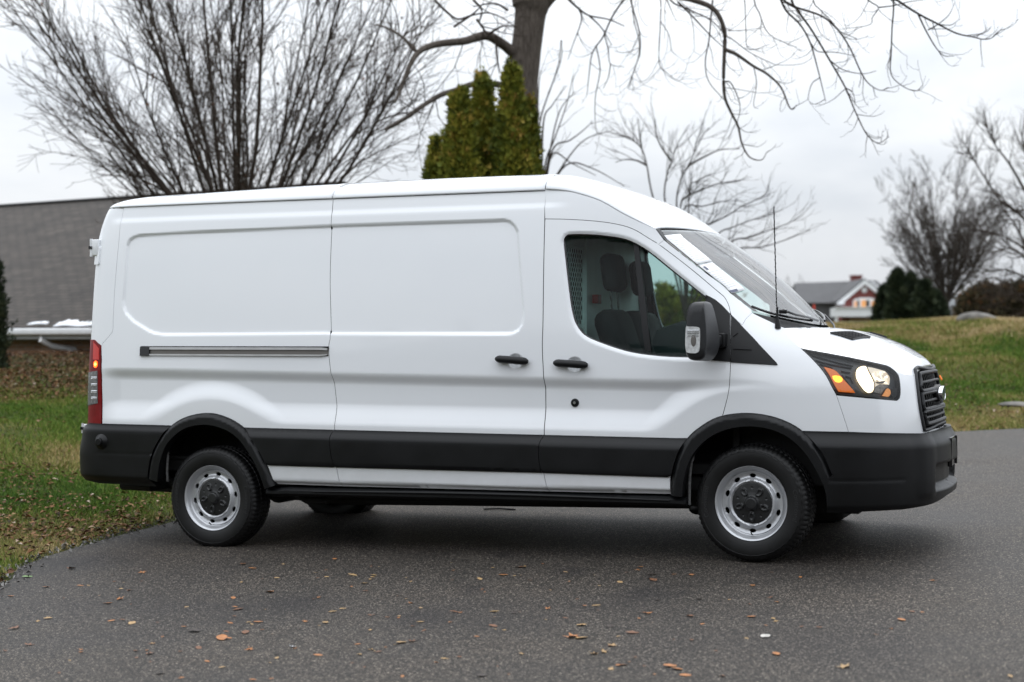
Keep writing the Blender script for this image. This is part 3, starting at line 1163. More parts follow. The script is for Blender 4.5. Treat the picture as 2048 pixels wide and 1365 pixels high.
M['ink_grey'] = simple('faint_print', (.50, .52, .55), .7)
for quad, kind in ((((1326.9, 473.3), (1358.2, 469.8), (1423.6, 524.6), (1394.3, 530.4)), 0), (((1394.8, 531.2), (1424, 525.4), (1488, 580.8), (1463, 588.5)), 1)):
    o, q = sheet(quad)
    o['label'] = 'printed white price sheet with lines of small text' if kind == 0 else 'printed white price sheet with a ruled table and dark foot'
    V = []; F = []
    D = []
    r_ = random.Random(3 + kind)
    if kind == 0:
        for k in range(13):
            v = .12 + .062 * k
            D.append((.12, .12 + r_.uniform(.2, .72), v, v + .016))
    else:
        D += [(0, 1, .0, .02), (0, 1, .27, .285), (0, .02, 0, 1)]
        for k in range(8):
            v = .36 + .062 * k
            D.append((.08, .30 + r_.uniform(.2, .6), v, v + .014))
    for (u0, u1, v0, v1) in D:
        rows = strip(o, q, u0, u1, v0, v1, None)
        b = len(V); V += rows[0] + rows[1]
        F += [(b + i, b + i + 1, b + 5 + i, b + 4 + i) for i in range(3)]
    mesh_obj('print_lines', V, F, M['ink_grey'], o, False)
    if kind == 1:
        rows = strip(o, q, 0, .5, .9, .985, None); V = rows[0] + rows[1]
        mesh_obj('print_block', V, [(i, i + 1, 5 + i, 4 + i) for i in range(3)], M['ink'], o, False)
        rows = strip(o, q, .12, .28, .08, .2, None); V = rows[0] + rows[1]
        mesh_obj('print_mark', V, [(i, i + 1, 5 + i, 4 + i) for i in range(3)], M['ink'], o, False)

# cowl under the wipers
rows = []
for t in np.linspace(0, 1, 8):
    r = []
    for a in np.linspace(-1, 1, 41):
        p = wspt(a, 1.0, 0)
        q = np.array([4.10 - .17 * abs(a) ** 2.2, -a * .868, 1.478 + .0 * abs(a)])
        m = p * (1 - t) + q * t
        m[2] -= .035 * math.sin(math.pi * t) + .008
        r.append(m)
    rows.append(r)
grid_obj('cowl_panel', rows, M['plastic'], flip=True)

# bonnet
ZC = Spl([(4.04, 1.500), (4.22, 1.474), (4.44, 1.402), (4.58, 1.325), (4.63, 1.285), (4.652, 1.252)])
BON = seg(HOODS, line([(1601.5, 697), (1676, 710.5), (1751, 726), (1776, 732), (1789, 741), (1797.5, 748.7), (1812, 751), (1829, 752.8)])[1:])
BON = resample(BON, .02)
_d = np.r_[0, np.cumsum(np.linalg.norm(np.diff(BON, axis=0), axis=1))]; _d /= _d[-1]


def bonpt(a, tau):
    s = np.interp(tau, _d, BON[:, 0]); z = np.interp(tau, _d, BON[:, 1])
    c = surf(s, z) if True else None
    xk = 4.055 + (4.652 - 4.055) * tau ** .9
    zk = float(ZC(xk))
    k2 = abs(a) ** 2.3; k3 = abs(a) ** 3.2
    rib = .008 * smooth((abs(a) - .50) / .08) * smooth((.99 - abs(a)) / .3) * (1 - tau) * 0
    return np.array([xk + (c[0] - xk) * k2, a * c[1], zk + (c[2] - zk) * k3 + rib])


aa = np.sin(np.linspace(-math.pi / 2, math.pi / 2, 61))
bon = grid_obj('bonnet', [[bonpt(a, t) for a in aa] for t in np.linspace(0, 1, 48)], M['paint'], thick=.012, flip=True)
_BG = np.array([[bonpt(a, t) for a in np.linspace(0, 1, 121)] for t in np.linspace(0, 1, 121)])
_BP = van_px(_BG)


def on_bon(px, py):
    d = np.hypot(_BP[..., 0] - px, _BP[..., 1] - py)
    i, j = np.unravel_index(np.argmin(d), d.shape)
    return j / 120, i / 120


# bonnet vents: a framed lattice let into the bonnet on each side
vq = [on_bon(*p) for p in ((1661, 668), (1704.4, 666.2), (1740, 676.5), (1704, 680.3))]
def vent_pt(u, v, sg, up):
    ab = (1 - u) * (1 - v) * np.array(vq[0]) + u * (1 - v) * np.array(vq[1]) + u * v * np.array(vq[2]) + (1 - u) * v * np.array(vq[3])
    p = bonpt(ab[0] * sg, ab[1]); p[2] += up
    return p
for sg in (1, -1):
    rows = [[vent_pt(u, v, sg, .004) for u in np.linspace(0, 1, 6)] for v in np.linspace(0, 1, 6)]
    vt = grid_obj('bonnet_vent', rows, M['hole'], flip=sg > 0)
    mb = MB()
    for u in np.linspace(0, 1, 7):
        mb.tube([vent_pt(u, v, sg, .006) for v in np.linspace(0, 1, 6)], .006 if u in (0, 1) else .0028, 5)
    for v in np.linspace(0, 1, 7):
        mb.tube([vent_pt(u, v, sg, .006) for u in np.linspace(0, 1, 6)], .006 if v in (0, 1) else .0028, 5)
    mb.build('vent_lattice', M['plastic'], vt)

# wipers
def wiper(pts, r, off):
    P = [wspt(*on_ws(*p), o_) for p, o_ in zip(pts, off)]
    return catmull(P, 6)
w1 = MB().tube(wiper([(1501, 618.5), (1530, 629), (1570, 643.5), (1616, 657)], .006, [.02, .02, .02, .03]), .008, 6).build('wiper_blade', M['gloss_black'], VAN)
mb = MB().tube(wiper([(1557, 631), (1580, 640.5), (1602, 649), (1626, 657.5)], .006, [.045, .05, .05, .04]), .007, 6)
P = wspt(*on_ws(1557, 632), .035)
mb.box(tuple(P - [.02, .02, .012]), tuple(P + [.03, .02, .014]), bev=.006)
mb.build('wiper_arm', M['gloss_black'], w1)
# the wiper of the far side
P0 = np.array([wspt(-.05, .97, .02), wspt(-.3, .93, .02), wspt(-.6, .90, .02), wspt(-.85, .89, .02)])
w2 = MB().tube(catmull(P0, 6), .008, 6).build('wiper_blade', M['gloss_black'], VAN)
mb = MB().tube([np.array([4.045, .10, 1.492]), np.array([4.02, .2, 1.520]), wspt(-.45, .93, .03)], .007, 6)
mb.build('wiper_arm', M['gloss_black'], w2)

# ---------------------------------------------------------------- door windows
GL = shrink(WIN, .024)
for nm in ('window',):
    pass
fr = panel('window_frame', WIN, M['gloss_black'], holes=[GL], off=-.008, h=.02, thick=.02)
panel('window_glass', shrink(WIN, .018), M['glass'], off=-.017, h=.03, thick=0)
bar = np.array(hits([(1265, 483), (1275.6, 488), (1290, 600), (1302, 703.5), (1288.8, 699.5), (1277, 600)]))
panel('window_bar', bar, M['plastic'], off=-.009, h=.03, thick=.02)
# black sail on door and wing
panel('door_sail', np.array(hits([(1412, 590), (1431, 601), (1447, 615), (1460.2, 629), (1461, 680), (1460.8, 724), (1425, 721.5), (1406, 718)])), M['plastic'], off=.008, h=.018, thick=.02)
sail = panel('wing_sail', np.array(hits([(1462.6, 631), (1473, 641), (1508, 678), (1553, 726), (1555.5, 729.5), (1553, 731), (1520, 729), (1462.4, 725.5)])), M['plastic'], off=.007, h=.018, thick=.02)
for pts in ([(1466, 660), (1477, 668), (1466, 676)], [(1467, 690), (1500, 697), (1505, 702), (1466, 700)]):
    for sg in (1, -1):
        q = shrink(densify(np.array(hits(pts)), .02), .004)
        V, NN, F = patch_arrays(q, (), .016, .012, .01)
        if sg < 0:
            V, NN, F = mirror_arrays(V, NN, F)
        mesh_obj('sail_rib', V, F, M['plastic'], sail, True, NN)

# ---------------------------------------------------------------- door furniture
def capsule_bar(p0, p1, r, bow=.012):
    P0, P1 = surf(*hit(*p0)), surf(*hit(*p1))
    n = surf_n(*hit(*p0))
    pts = []
    for t in np.linspace(0, 1, 15):
        q = P0 * (1 - t) + P1 * t + n * (.022 + bow * math.sin(math.pi * t))
        pts.append(q)
    rr = [r * min(1, .45 + 6 * min(t, 1 - t)) for t in np.linspace(0, 1, 15)]
    return pts, rr
for a, b in (((994, 718.5), (1059, 724)), ((1110, 726.5), (1178, 731.5))):
    for sg in (1, -1):
        pts, rr = capsule_bar(a, b, .024)
        pts = [(q[0], q[1] * sg, q[2]) for q in pts]
        mb = MB().tube(pts, rr, 12)
        mb.build('door_handle', M['plastic'], VAN)
p = surf(*hit(1150, 806)); n = surf_n(*hit(1150, 806))
lk = MB().lathe([(0, -.012), (.010, -.012), (.024, -.009), (.027, .0), (.027, .01)], Matrix.Translation(Vector(p)), 24).build('door_lock', M['plastic'], VAN)
MB().lathe([(0, -.0145), (.008, -.0145), (.009, -.012)], Matrix.Translation(Vector(p)), 16).build('lock_barrel', M['alu'], lk)

# slide rail of the sliding door
y0, y1 = hit(300, 694)[1], hit(300, 712.6)[1]
xr0, xr1 = hit(282, 703)[0], hit(657, 703)[0]
for sg in (1,):
    rail = panel('slide_rail', np.array([[xr0 + .02, y1 + .004], [xr1, y1 + .004], [xr1, y0 - .002], [xr0 + .02, y0 - .002]]), M['raildark'], off=.002, h=.03, thick=.01, mode='one')
    panel('rail_edge', np.array([[xr0 + .07, y0 - .020], [xr1 - .04, y0 - .020], [xr1 - .004, y0 - .022], [xr1 - .004, y0 - .008], [xr1 - .05, y0 - .003], [xr0 + .07, y0 - .003]]), M['alu'], off=.012, h=.03, thick=.012, mode='one', parent=rail)
    panel('rail_edge', np.array([[xr0 + .07, y1 + .003], [xr1 - .06, y1 + .003], [xr1 - .004, y1 + .010], [xr1 - .004, y1 + .018], [xr1 - .05, y1 + .014], [xr0 + .07, y1 + .014]]), M['alu'], off=.012, h=.03, thick=.012, mode='one', parent=rail)
    panel('rail_lip', np.array([[xr0, y0 - .002], [xr1, y0 - .002], [xr1, y0 + .004], [xr0, y0 + .004]]), M['gloss_black'], off=.006, h=.03, thick=.006, mode='one', parent=rail)
    panel('rail_end', np.array([[xr0, y1], [xr0 + .078, y1], [xr0 + .078, y0], [xr0, y0]]), M['gloss_black'], off=.014, h=.02, thick=.012, mode='one', parent=rail)
    panel('rail_lip', np.array([[xr1 - .12, y0 + .001], [xr1 - .002, y0 + .001], [xr1 - .002, y0 - .008], [xr1 - .05, y0 - .003]]), M['gloss_black'], off=.016, h=.02, thick=.01, mode='one', parent=rail)

# ---------------------------------------------------------------- mirrors
def section(pts, w, scale=1.0):
    q = np.array([on_plane(px, py, w) for px, py in pts])
    q = catmull(q, 5, True)
    c = q.mean(0)
    q = c + (q - c) * scale
    return [(a, -w, b) for a, b in q]
MA = [(1372, 662), (1375, 622), (1384, 607), (1402, 604.5), (1410, 612), (1416, 668), (1414, 706), (1402, 721), (1380, 719), (1371.5, 702)]
MBk = [(1391, 660), (1394, 622), (1402, 606), (1417, 604.5), (1427, 617), (1438, 668), (1437, 700), (1423, 720.5), (1400, 720), (1391, 702)]
secs = [section(MA, 1.292, .62), section(MA, 1.287, .86), section(MA, 1.27, .97), section(MA, 1.25, 1.0), section(MBk, 1.11, 1.0), section(MBk, 1.085, .96), section(MBk, 1.07, .8)]
n = len(secs[0])
for sg in (1, -1):
    V = []; F = []
    for sct in secs:
        V += [(a, b * sg, c) for a, b, c in sct]
    for i in range(len(secs) - 1):
        for j in range(n):
            F.append((i * n + j, i * n + (j + 1) % n, (i + 1) * n + (j + 1) % n, (i + 1) * n + j))
    F += [tuple(range(n)), tuple(range((len(secs) - 1) * n, len(secs) * n))]
    mi = MB().add(V, F).build('door_mirror', M['grillebar'], VAN, angle=50)
    LP = [on_plane(px, py, 1.285) for px, py in ((1372.5, 656), (1378, 653.8), (1396, 654.5), (1400.5, 659), (1400.5, 690), (1397, 705), (1380, 706.5), (1372, 699))]
    LP = resample(catmull(LP, 4, True), .012, True)
    lz = MB().prism(LP, -1.296 * sg, -1.27 * sg).build('mirror_lamp', M['mirrorlens'], mi)
    mb = MB()
    c0 = on_plane(1388, 682, 1.285)
    mb.lathe([(0, -1.2985), (.012, -1.2985), (.02, -1.297), (.022, -1.29)], Matrix.Translation((c0[0], 0, c0[1])) @ Matrix.Diagonal((.8, sg, 1.7, 1)), 16)
    mb.build('lamp_bowl', M['raildark'], lz)
    mb = MB()
    for k in range(5):
        q0 = on_plane(1375, 661 + 3.2 * k, 1.285); q1 = on_plane(1399, 661 + 3.2 * k, 1.285)
        mb.tube([(q0[0], -1.297 * sg, q0[1]), (q1[0], -1.297 * sg, q1[1])], .0016, 4)
    mb.build('lamp_rib', M['chrome'], lz)
    a0 = on_plane(1418, 671, 1.05); a1 = on_plane(1446, 692, 1.02)
    mb = MB().box((a0[0] - .02, min(-1.12 * sg, -.97 * sg), a1[1]), (a1[0], max(-1.12 * sg, -.97 * sg), a0[1]), bev=.012)
    mb.box((a1[0] - .03, min(-1.035 * sg, -.95 * sg), a1[1] - .01), (a1[0] + .012, max(-1.035 * sg, -.95 * sg), a0[1] + .012), bev=.008)
    mb.build('mirror_arm', M['plastic'], mi)

# ---------------------------------------------------------------- aerial
p = surf(*hit(1556, 654))
mb = MB()
mb.tube([p + [0, 0, -.01], p + [-.003, 0, .03], p + [-.004, 0, .05], p + [-.005, 0, .12]], [.02, .014, .009, .006], 10)
ae = mb.build('aerial', M['plastic'], VAN)
dz = (654 - 413) / FPX * (VY0 - p[0] * ST + p[1] * CT)
mb = MB()
tt = np.linspace(.11, dz, 120)
mb.tube([p + [-.005 - .02 * (t / dz), 0, t] for t in tt], .0032, 6)
mb.tube([p + [-.005 - .02 * (t / dz) + .0036 * math.cos(t * 150), .0036 * math.sin(t * 150), t] for t in np.linspace(.11, dz, 420)], .0016, 4)
mb.build('aerial_whip', M['gloss_black'], ae)

# ---------------------------------------------------------------- headlamps
HL = seg(line([(1601.5, 697), (1676, 710.5), (1751, 726), (1776, 732)]), HLr[1:], HLb[1:], rev(HLleft)[1:-1])
HL = resample(HL, .02, True)


def both(name, sz, mat, off, h=.014, thick=.006, parents=None, labels=None):
    out = []
    V, NN, F = patch_arrays(np.array(sz), (), off, h, thick)
    for k, sg in enumerate((1, -1)):
        v, n_, f = (V, NN, F) if sg > 0 else mirror_arrays(V, NN, F)
        o = mesh_obj(name, v, f, mat, parents[k] if parents else VAN, True, n_, labels)
        out.append(o)
    return out


lamps = both('headlight', shrink(HL, .002), M['lampdark'], -.034, thick=0)
both('lamp_bezel', HL, M['gloss_black'], -.02, thick=.03, parents=lamps) if False else None
V, NN, F = patch_arrays(HL, (shrink(HL, .012),), .001, .014, .04)
for k, sg in enumerate((1, -1)):
    v, n_, f = (V, NN, F) if sg > 0 else mirror_arrays(V, NN, F)
    mesh_obj('lamp_bezel', v, f, M['gloss_black'], lamps[k], True, n_)
both('lamp_lens', shrink(HL, .008), M['lens'], .002, thick=0, parents=lamps)


def zoomd(pts):
    return hits([(1560 + a / 6.0235, 620 + b / 6.0235) for a, b in pts])


bowl = zoomd([(920, 750), (945, 690), (1000, 660), (1060, 662), (1075, 700), (1110, 770), (1150, 850), (1160, 920), (1140, 985), (1085, 1005), (1030, 975), (975, 905), (930, 830)])
both('lamp_reflector', resample(catmull(bowl, 4, True), .015, True), M['lit'], -.020, parents=lamps)
bowl2 = zoomd([(1062, 665), (1150, 680), (1300, 722), (1345, 770), (1357, 850), (1352, 893), (1230, 885), (1165, 930), (1155, 860), (1112, 765)])
fac = both('lamp_facet', resample(bowl2, .02, True), M['litsoft'], -.024, parents=lamps)
bowl4 = zoomd([(1150, 740), (1290, 735), (1335, 775), (1350, 820), (1335, 880), (1250, 860), (1160, 830)])
def facet_glow():
    m, nt, p = new_mat('faceted_glow')
    L = nt.links.new
    tc = N(nt, 'ShaderNodeTexCoord'); v = N(nt, 'ShaderNodeTexVoronoi', i_Scale=55.0); L(tc.outputs['Object'], v.inputs['Vector'])
    w_ = N(nt, 'ShaderNodeTexWhiteNoise'); L(v.outputs['Position'], w_.inputs['Vector'])
    r = ramp(nt, [(.0, (.20, .12, .05)), (.4, (.62, .46, .28)), (.75, (1.1, .95, .75))], w_.outputs['Value'])
    L(r.outputs[0], p.inputs['Emission Color']); p.inputs['Emission Strength'].default_value = .85
    p.inputs['Base Color'].default_value = (.7, .68, .62, 1); p.inputs['Roughness'].default_value = .25; p.inputs['Metallic'].default_value = .5
    return m


both('lamp_glow', resample(catmull(bowl4, 4, True), .015, True), facet_glow(), -.019, parents=lamps)
dark1 = zoomd([(1175, 862), (1300, 846), (1270, 880), (1190, 880)])
both('lamp_shield', resample(dark1, .02, True), M['raildark'], -.016, parents=lamps)
b3 = zoomd([(1140, 985), (1165, 925), (1230, 887), (1345, 897), (1355, 925), (1300, 930), (1240, 1010)])
both('lamp_facet', resample(b3, .02, True), simple('dim_reflector', (.22, .20, .18), .3, metal=.6, var=.35, vscale=60), -.020, parents=lamps)
amb = zoomd([(530, 680), (640, 708), (690, 740), (770, 830), (920, 1000), (710, 985), (660, 900), (600, 780)])
am = both('side_marker', resample(amb, .02, True), M['amber'], -.012, parents=lamps)
ab = zoomd([(635, 795), (720, 795), (760, 835), (730, 870), (670, 860)])
both('marker_bulb', resample(catmull(ab, 4, True), .012, True), M['amberlit'], -.010, parents=lamps)
am2 = zoomd([(1250, 1035), (1310, 935), (1345, 960), (1356, 1000), (1330, 1047)])
M['amberpale'] = simple('pale_amber_reflector', (.62, .26, .09), .25, metal=.3, var=.3, vscale=70, emit=(1, .40, .12), estr=.30)
both('turn_signal', resample(am2, .015, True), M['amberpale'], -.012, parents=lamps)
ring = zoomd([(1365, 985), (1390, 945), (1430, 945), (1440, 1000), (1420, 1050), (1370, 1050)])
both('lamp_tube', resample(catmull(ring, 4, True), .012, True), M['hubcap'], -.014, parents=lamps)
for k, sg in enumerate((1, -1)):
    mb = MB()
    for pts in ([(360, 525), (520, 570), (740, 628), (900, 660)], [(430, 595), (600, 640), (760, 668), (880, 690)], [(745, 725), (800, 740), (860, 745)], [(480, 640), (640, 690)], [(800, 790), (870, 810), (905, 880)], [(760, 770), (830, 860), (900, 960)]):
        q = np.array(zoomd(pts))
        P = surf(q[:, 0], q[:, 1]) + surf_n(q[:, 0], q[:, 1]) * -.026
        P[:, 1] *= sg
        mb.tube(P, .0045, 5)
    mb.build('lamp_rib', M['gloss_black'], lamps[k])
    q = np.vstack([np.array(resample(catmull(bowl, 4, True), .015, True)), [bowl[0]]])
    P = surf(q[:, 0], q[:, 1]) + surf_n(q[:, 0], q[:, 1]) * -.018
    P[:, 1] *= sg
    MB().tube(P, .0035, 5, False).build('bowl_rim', M['lampdark'], lamps[k])

# ---------------------------------------------------------------- tail lamps
s0 = -1.20
zq = lambda py: hit(204, py)[1]
sR = [hit(203.5, y)[0] for y in (700, 770, 850)]
TLp = np.array([[s0, zq(679)], [hit(190, 680.5)[0], zq(680)], [hit(202, 692)[0], zq(692)], [hit(203.2, 772)[0], zq(772)], [hit(203.0, 852)[0], zq(852)], [hit(201, 856)[0], zq(855.5)], [s0, zq(855)]])
tl = both('tail_light', TLp, M['red'], .004, h=.02, thick=.03)
gx = lambda px, py: hit(px, py)
inn = np.array([[s0, zq(751)], [gx(196, 742)[0], zq(742)], [gx(196.5, 807)[0], zq(807)], [s0, zq(819)]])
clr = both('clear_lens', inn, M['clearlens'], .008, h=.02, thick=.01, parents=tl)
for k, sg in enumerate((1, -1)):
    for py in (755, 758, 768.5, 771, 782, 785, 795, 798):
        q = np.array([gx(185, py), gx(196, py)])
        P = surf(q[:, 0], q[:, 1]) + surf_n(q[:, 0], q[:, 1]) * .010
        P[:, 1] *= sg
        MB().tube(P, .003, 4).build('lens_rib', M['chrome'], clr[k])
M['redbright'] = simple('red_lens_panel', (.55, .02, .012), .25, coat=.3)
both('red_lens', np.array([[gx(187.5, 700)[0], zq(684)], [gx(199, 694)[0], zq(697)], [gx(199, 720)[0], zq(720)], [gx(187.5, 720)[0], zq(720)]]), M['redbright'], .007, h=.02, thick=.006, parents=tl)
c = gx(192.5, 729)
cir = [(c[0] + .018 * math.cos(t), c[1] + .024 * math.sin(t)) for t in np.linspace(0, 2 * math.pi, 20)[:-1]]
both('stop_bulb', np.array(cir), M['redlit'], .009, h=.01, thick=.004, parents=tl)
cir = [(c[0] + .009 * math.cos(t), c[1] + .009 * math.sin(t)) for t in np.linspace(0, 2 * math.pi, 16)[:-1]]
both('bulb_core', np.array(cir), M['redcore'], .011, h=.01, thick=.004, parents=tl)

# rear door hinges peeping out beside the flank
for (z0, z1), xx in (((zq(521) + .02, zq(489) + .05), -1.062), ((.74, .83), -1.135)):
    for sg in (1, -1):
        mb = MB()
        mb.box((xx - .022, -.86 * sg - .02, z0 + .015), (xx + .04, -.86 * sg + .02, z1 - .015), bev=.006)
        mb.tube([(xx - .022, -.875 * sg, z0 + .01), (xx - .022, -.875 * sg, z1 - .01)], .010, 10)
        hg = mb.build('door_hinge', M['paint'], VAN)
        MB().box((xx - .034, -.88 * sg - .011, (z0 + z1) / 2 - .010), (xx - .012, -.88 * sg + .011, (z0 + z1) / 2 + .010)).build('hinge_pin', M['gloss_black'], hg)
# raised pressing over the upper hinge
q = np.array([gx(188, 485), gx(202, 494), gx(199, 530), gx(188, 532)])
panel('hinge_cover', q, M['paint'], off=.012, h=.02, thick=.02, mode='one')

# ---------------------------------------------------------------- grille
GZ = lambda f, s: np.interp(s, [GRN[:, 0].min(), SMAX], [f, f])
gL = GRN
GP = seg(gL, [[SMAX, .905]], [[SMAX, 1.236]], hits([(1833, 734)]))
gr = panel('grille', GP, M['hole'], off=-.022, h=.03, thick=0, mode='join')
mb = MB()
edge = resample(np.vstack([[[SMAX, 1.233], [5.2, 1.238]], hits([(1833.5, 735.5)]), catmull(gL, 5), [[5.0, .878], [5.2, .895], [SMAX, .898]]]), .02)
surf_tube(mb, edge, .011, .004, 8, True)
mb.build('grille_frame', M['grillebar'], gr)


def gx_at(z):                                     # near edge of the grille at height z
    return float(np.interp(z, gL[::-1, 1], gL[::-1, 0]))


for (za, zb, nsl) in ((1.205, 1.115, 1), (1.075, .985, 1), (.975 - .015, .918, 0)):
    pass
mb = MB(); sl = MB()
groups = [(1.222, 1.112), (1.085, .985), (.968, .900)]
groups = [(1.212, 1.108), (1.094, .998), (.986, .912)]
for zt_, zb_ in groups:
    a, b = gx_at(zt_) + .05, gx_at(zb_) + .05
    loop = [[SMAX, zt_ + .008], [5.2, zt_ + .006], [a + .03, zt_]] + [[a + .005, zt_ - .008], [a, zt_ - .03], [b, zb_ + .03], [b + .005, zb_ + .008]] + [[b + .03, zb_], [5.2, zb_ + .006], [SMAX, zb_ + .008]]
    surf_tube(mb, resample(catmull(loop, 4), .015), .0125, .006, 8, True)
    zm = (zt_ + zb_) / 2
    for q in ((zm,) if zt_ - zb_ > .08 else (zm,)):
        m_ = (a + b) / 2 + .015
        surf_tube(sl, resample([[m_, q], [5.2, q + .006], [SMAX, q + .008]], .02), .009, .0, 8, True)
mb.build('grille_bar', M['grillebar'], gr)
sl.build('grille_slat', M['grillebar'], gr)
vv = MB()
for s_ in np.linspace(4.98, SMAX, 9):
    surf_tube(vv, [[s_, .91], [s_, 1.07], [s_, 1.22]], .005, -.014, 5, True)
vv.build('grille_rib', M['plastic'], gr)
# the bar that carries the badge, and the badge
zb_ = 1.085
bx = 4.702
mb = MB()
rot = Matrix.Rotation(R(-90), 4, 'Z') @ Matrix.Identity(4)
def oval(prof, x0, zc, k=40):
    """prof: (radius factor, forward)"""
    V = []; F = []
    n = len(prof)
    for i in range(k):
        a = 2 * math.pi * i / k
        for f, d in prof:
            V.append((x0 + d - .35 * (f * .098 * math.cos(a)) ** 2, f * .098 * math.cos(a), zc + f * .046 * math.sin(a)))
    for i in range(k):
        j = (i + 1) % k
        for q in range(n - 1):
            F.append((i * n + q, j * n + q, j * n + q + 1, i * n + q + 1))
    F.append(tuple(i * n + n - 1 for i in range(k)))
    return V, F
MB().add(*oval([(1.18, -.03), (1.18, .015), (1.08, .024)], bx, zb_)).build('badge_pod', M['plastic'], gr)
bd = MB().add(*oval([(1.0, .02), (1.0, .040), (.97, .046), (.90, .046), (.88, .042)], bx, zb_)).build('badge', M['chrome'], VAN)
MB().add(*oval([(.89, .038), (.88, .0445)], bx, zb_)).build('badge_field', M['badgeblue'], bd)


def text_mesh(body, size, extrude, shear=0.0):
    cu = bpy.data.curves.new('lettering', 'FONT')
    cu.body = body; cu.size = size; cu.extrude = extrude; cu.shear = shear
    cu.align_x = 'CENTER'; cu.align_y = 'CENTER'
    o = bpy.data.objects.new('lettering', cu); col.objects.link(o)
    dg = bpy.context.evaluated_depsgraph_get()
    me = bpy.data.meshes.new_from_object(o.evaluated_get(dg))
    V = np.array([v.co[:] for v in me.vertices]); F = [tuple(p.vertices) for p in me.polygons]
    bpy.data.objects.remove(o); bpy.data.meshes.remove(me); bpy.data.curves.remove(cu)
    return V, F


V, F = text_mesh('Ford', .062, .0015, .35)
MB().add([(bx + .0455 - .35 * a * a, a, zb_ + b) for a, b, c_ in V], F).build('badge_lettering', M['chrome'], bd, False)
# small orange marker inside the grille, on the far half
MB().tube([(4.70, .17, 1.19), (4.715, .15, 1.165)], .006, 6).build('marker_clip', M['amber'], gr)

# ---------------------------------------------------------------- wheels
WR_T = .352
def wheel(name, x, w, z, sg, steer=0.0, label=None):
    root = thing(name, '', '', (x, -w * sg, z), 0)
    del root['label']; del root['category']
    root.parent = VAN
    root.rotation_euler = (0, 0, steer + (math.pi if sg < 0 else 0))
    return root


TW = .118                                         # half width of the tyre
def tyre_mesh():
    prof = [(.222, -.098), (.226, -.108), (.236, -.112), (.255, -.116), (.280, -.119), (.300, -.118), (.306, -.117), (.308, -.1195), (.313, -.1185), (.315, -.1145), (.322, -.111), (.330, -.106), (.340, -.098), (.3455, -.088), (.3485, -.070),
            (.351, -.052), (.345, -.050), (.345, -.042), (.351, -.040), (.352, -.006), (.346, -.005), (.346, .005), (.352, .006), (.351, .040), (.345, .042), (.345, .050), (.351, .052),
            (.3485, .070), (.3455, .088), (.330, .106), (.300, .118), (.255, .116), (.226, .105), (.222, .095)]
    k = 210
    V = []; F = []; n = len(prof)
    for i in range(k):
        a = 2 * math.pi * i / k
        for q, (r, y) in enumerate(prof):
            rr = r
            yy = y
            if i % 3 == 0 and q in (11, 12, 13, 14, 15, 26, 27, 28):
                rr -= .0055
            if (i + 2) % 3 == 0 and q in (18, 19, 22, 23):
                rr -= .0045
            if q in (8, 9) and i % 5 < 2:
                yy += .003
            V.append((rr * math.cos(a), yy, rr * math.sin(a)))
    for i in range(k):
        j = (i + 1) % k
        for q in range(n - 1):
            F.append((i * n + q, j * n + q, j * n + q + 1, i * n + q + 1))
    return V, F


def arc_text(body, size, r0, ang, y):
    V, F = text_mesh(body, size, .0012)
    out = []
    for a, b, c in V:
        th = ang - a / r0
        rr = r0 + b
        out.append((rr * math.cos(th), y - c, rr * math.sin(th)))
    return out, F


def rim_mesh():
    """pressed steel rim: barrel lip + dished face with ten oval holes"""
    lip = [(.200, .06), (.203, -.03), (.205, -.075), (.213, -.094), (.2215, -.101), (.2235, -.106), (.2215, -.109), (.215, -.106), (.209, -.098), (.203, -.088), (.199, -.078), (.193, -.070), (.188, -.068), (.184, -.072)]
    mb = MB(); mb.lathe(lip, None, 96)
    # face: planar fill in (u, v), depth by radius
    dep = Spl([(.116, -.072), (.122, -.076), (.128, -.086), (.133, -.0895), (.139, -.086), (.147, -.074), (.160, -.066), (.174, -.067), (.180, -.071), (.186, -.0725)])
    outer = [(.186 * math.cos(t), .186 * math.sin(t)) for t in np.linspace(0, 2 * math.pi, 97)[:-1]]
    inner = [(.116 * math.cos(t), .116 * math.sin(t)) for t in np.linspace(0, 2 * math.pi, 65)[:-1]]
    holes = [inner]
    for i in range(10):
        a = 2 * math.pi * (i + .5) / 10 + math.pi / 2 + math.pi / 10
        c = np.array([math.cos(a), math.sin(a)]); t_ = np.array([-c[1], c[0]])
        holes.append([tuple(c * (.1645 + .0125 * math.sin(q)) + t_ * .0205 * math.cos(q)) for q in np.linspace(0, 2 * math.pi, 21)[:-1]])
    V2, T, loops = fill(ccw(outer), [ccw(h) for h in holes], .0085)
    r = np.hypot(V2[:, 0], V2[:, 1])
    mb.add([(a, d, b) for a, b, d in zip(V2[:, 0], V2[:, 1], dep(r))], [tuple(t) for t in T])
    for L in loops[2:]:
        r = np.hypot(L[:, 0], L[:, 1]); n = len(L)
        d = dep(r)
        V = [(a, y, b) for (a, b), y in zip(L, d)] + [(a, y + .012, b) for (a, b), y in zip(L, d)]
        mb.add(V, [(i, (i + 1) % n, n + (i + 1) % n, n + i) for i in range(n)])
    return mb


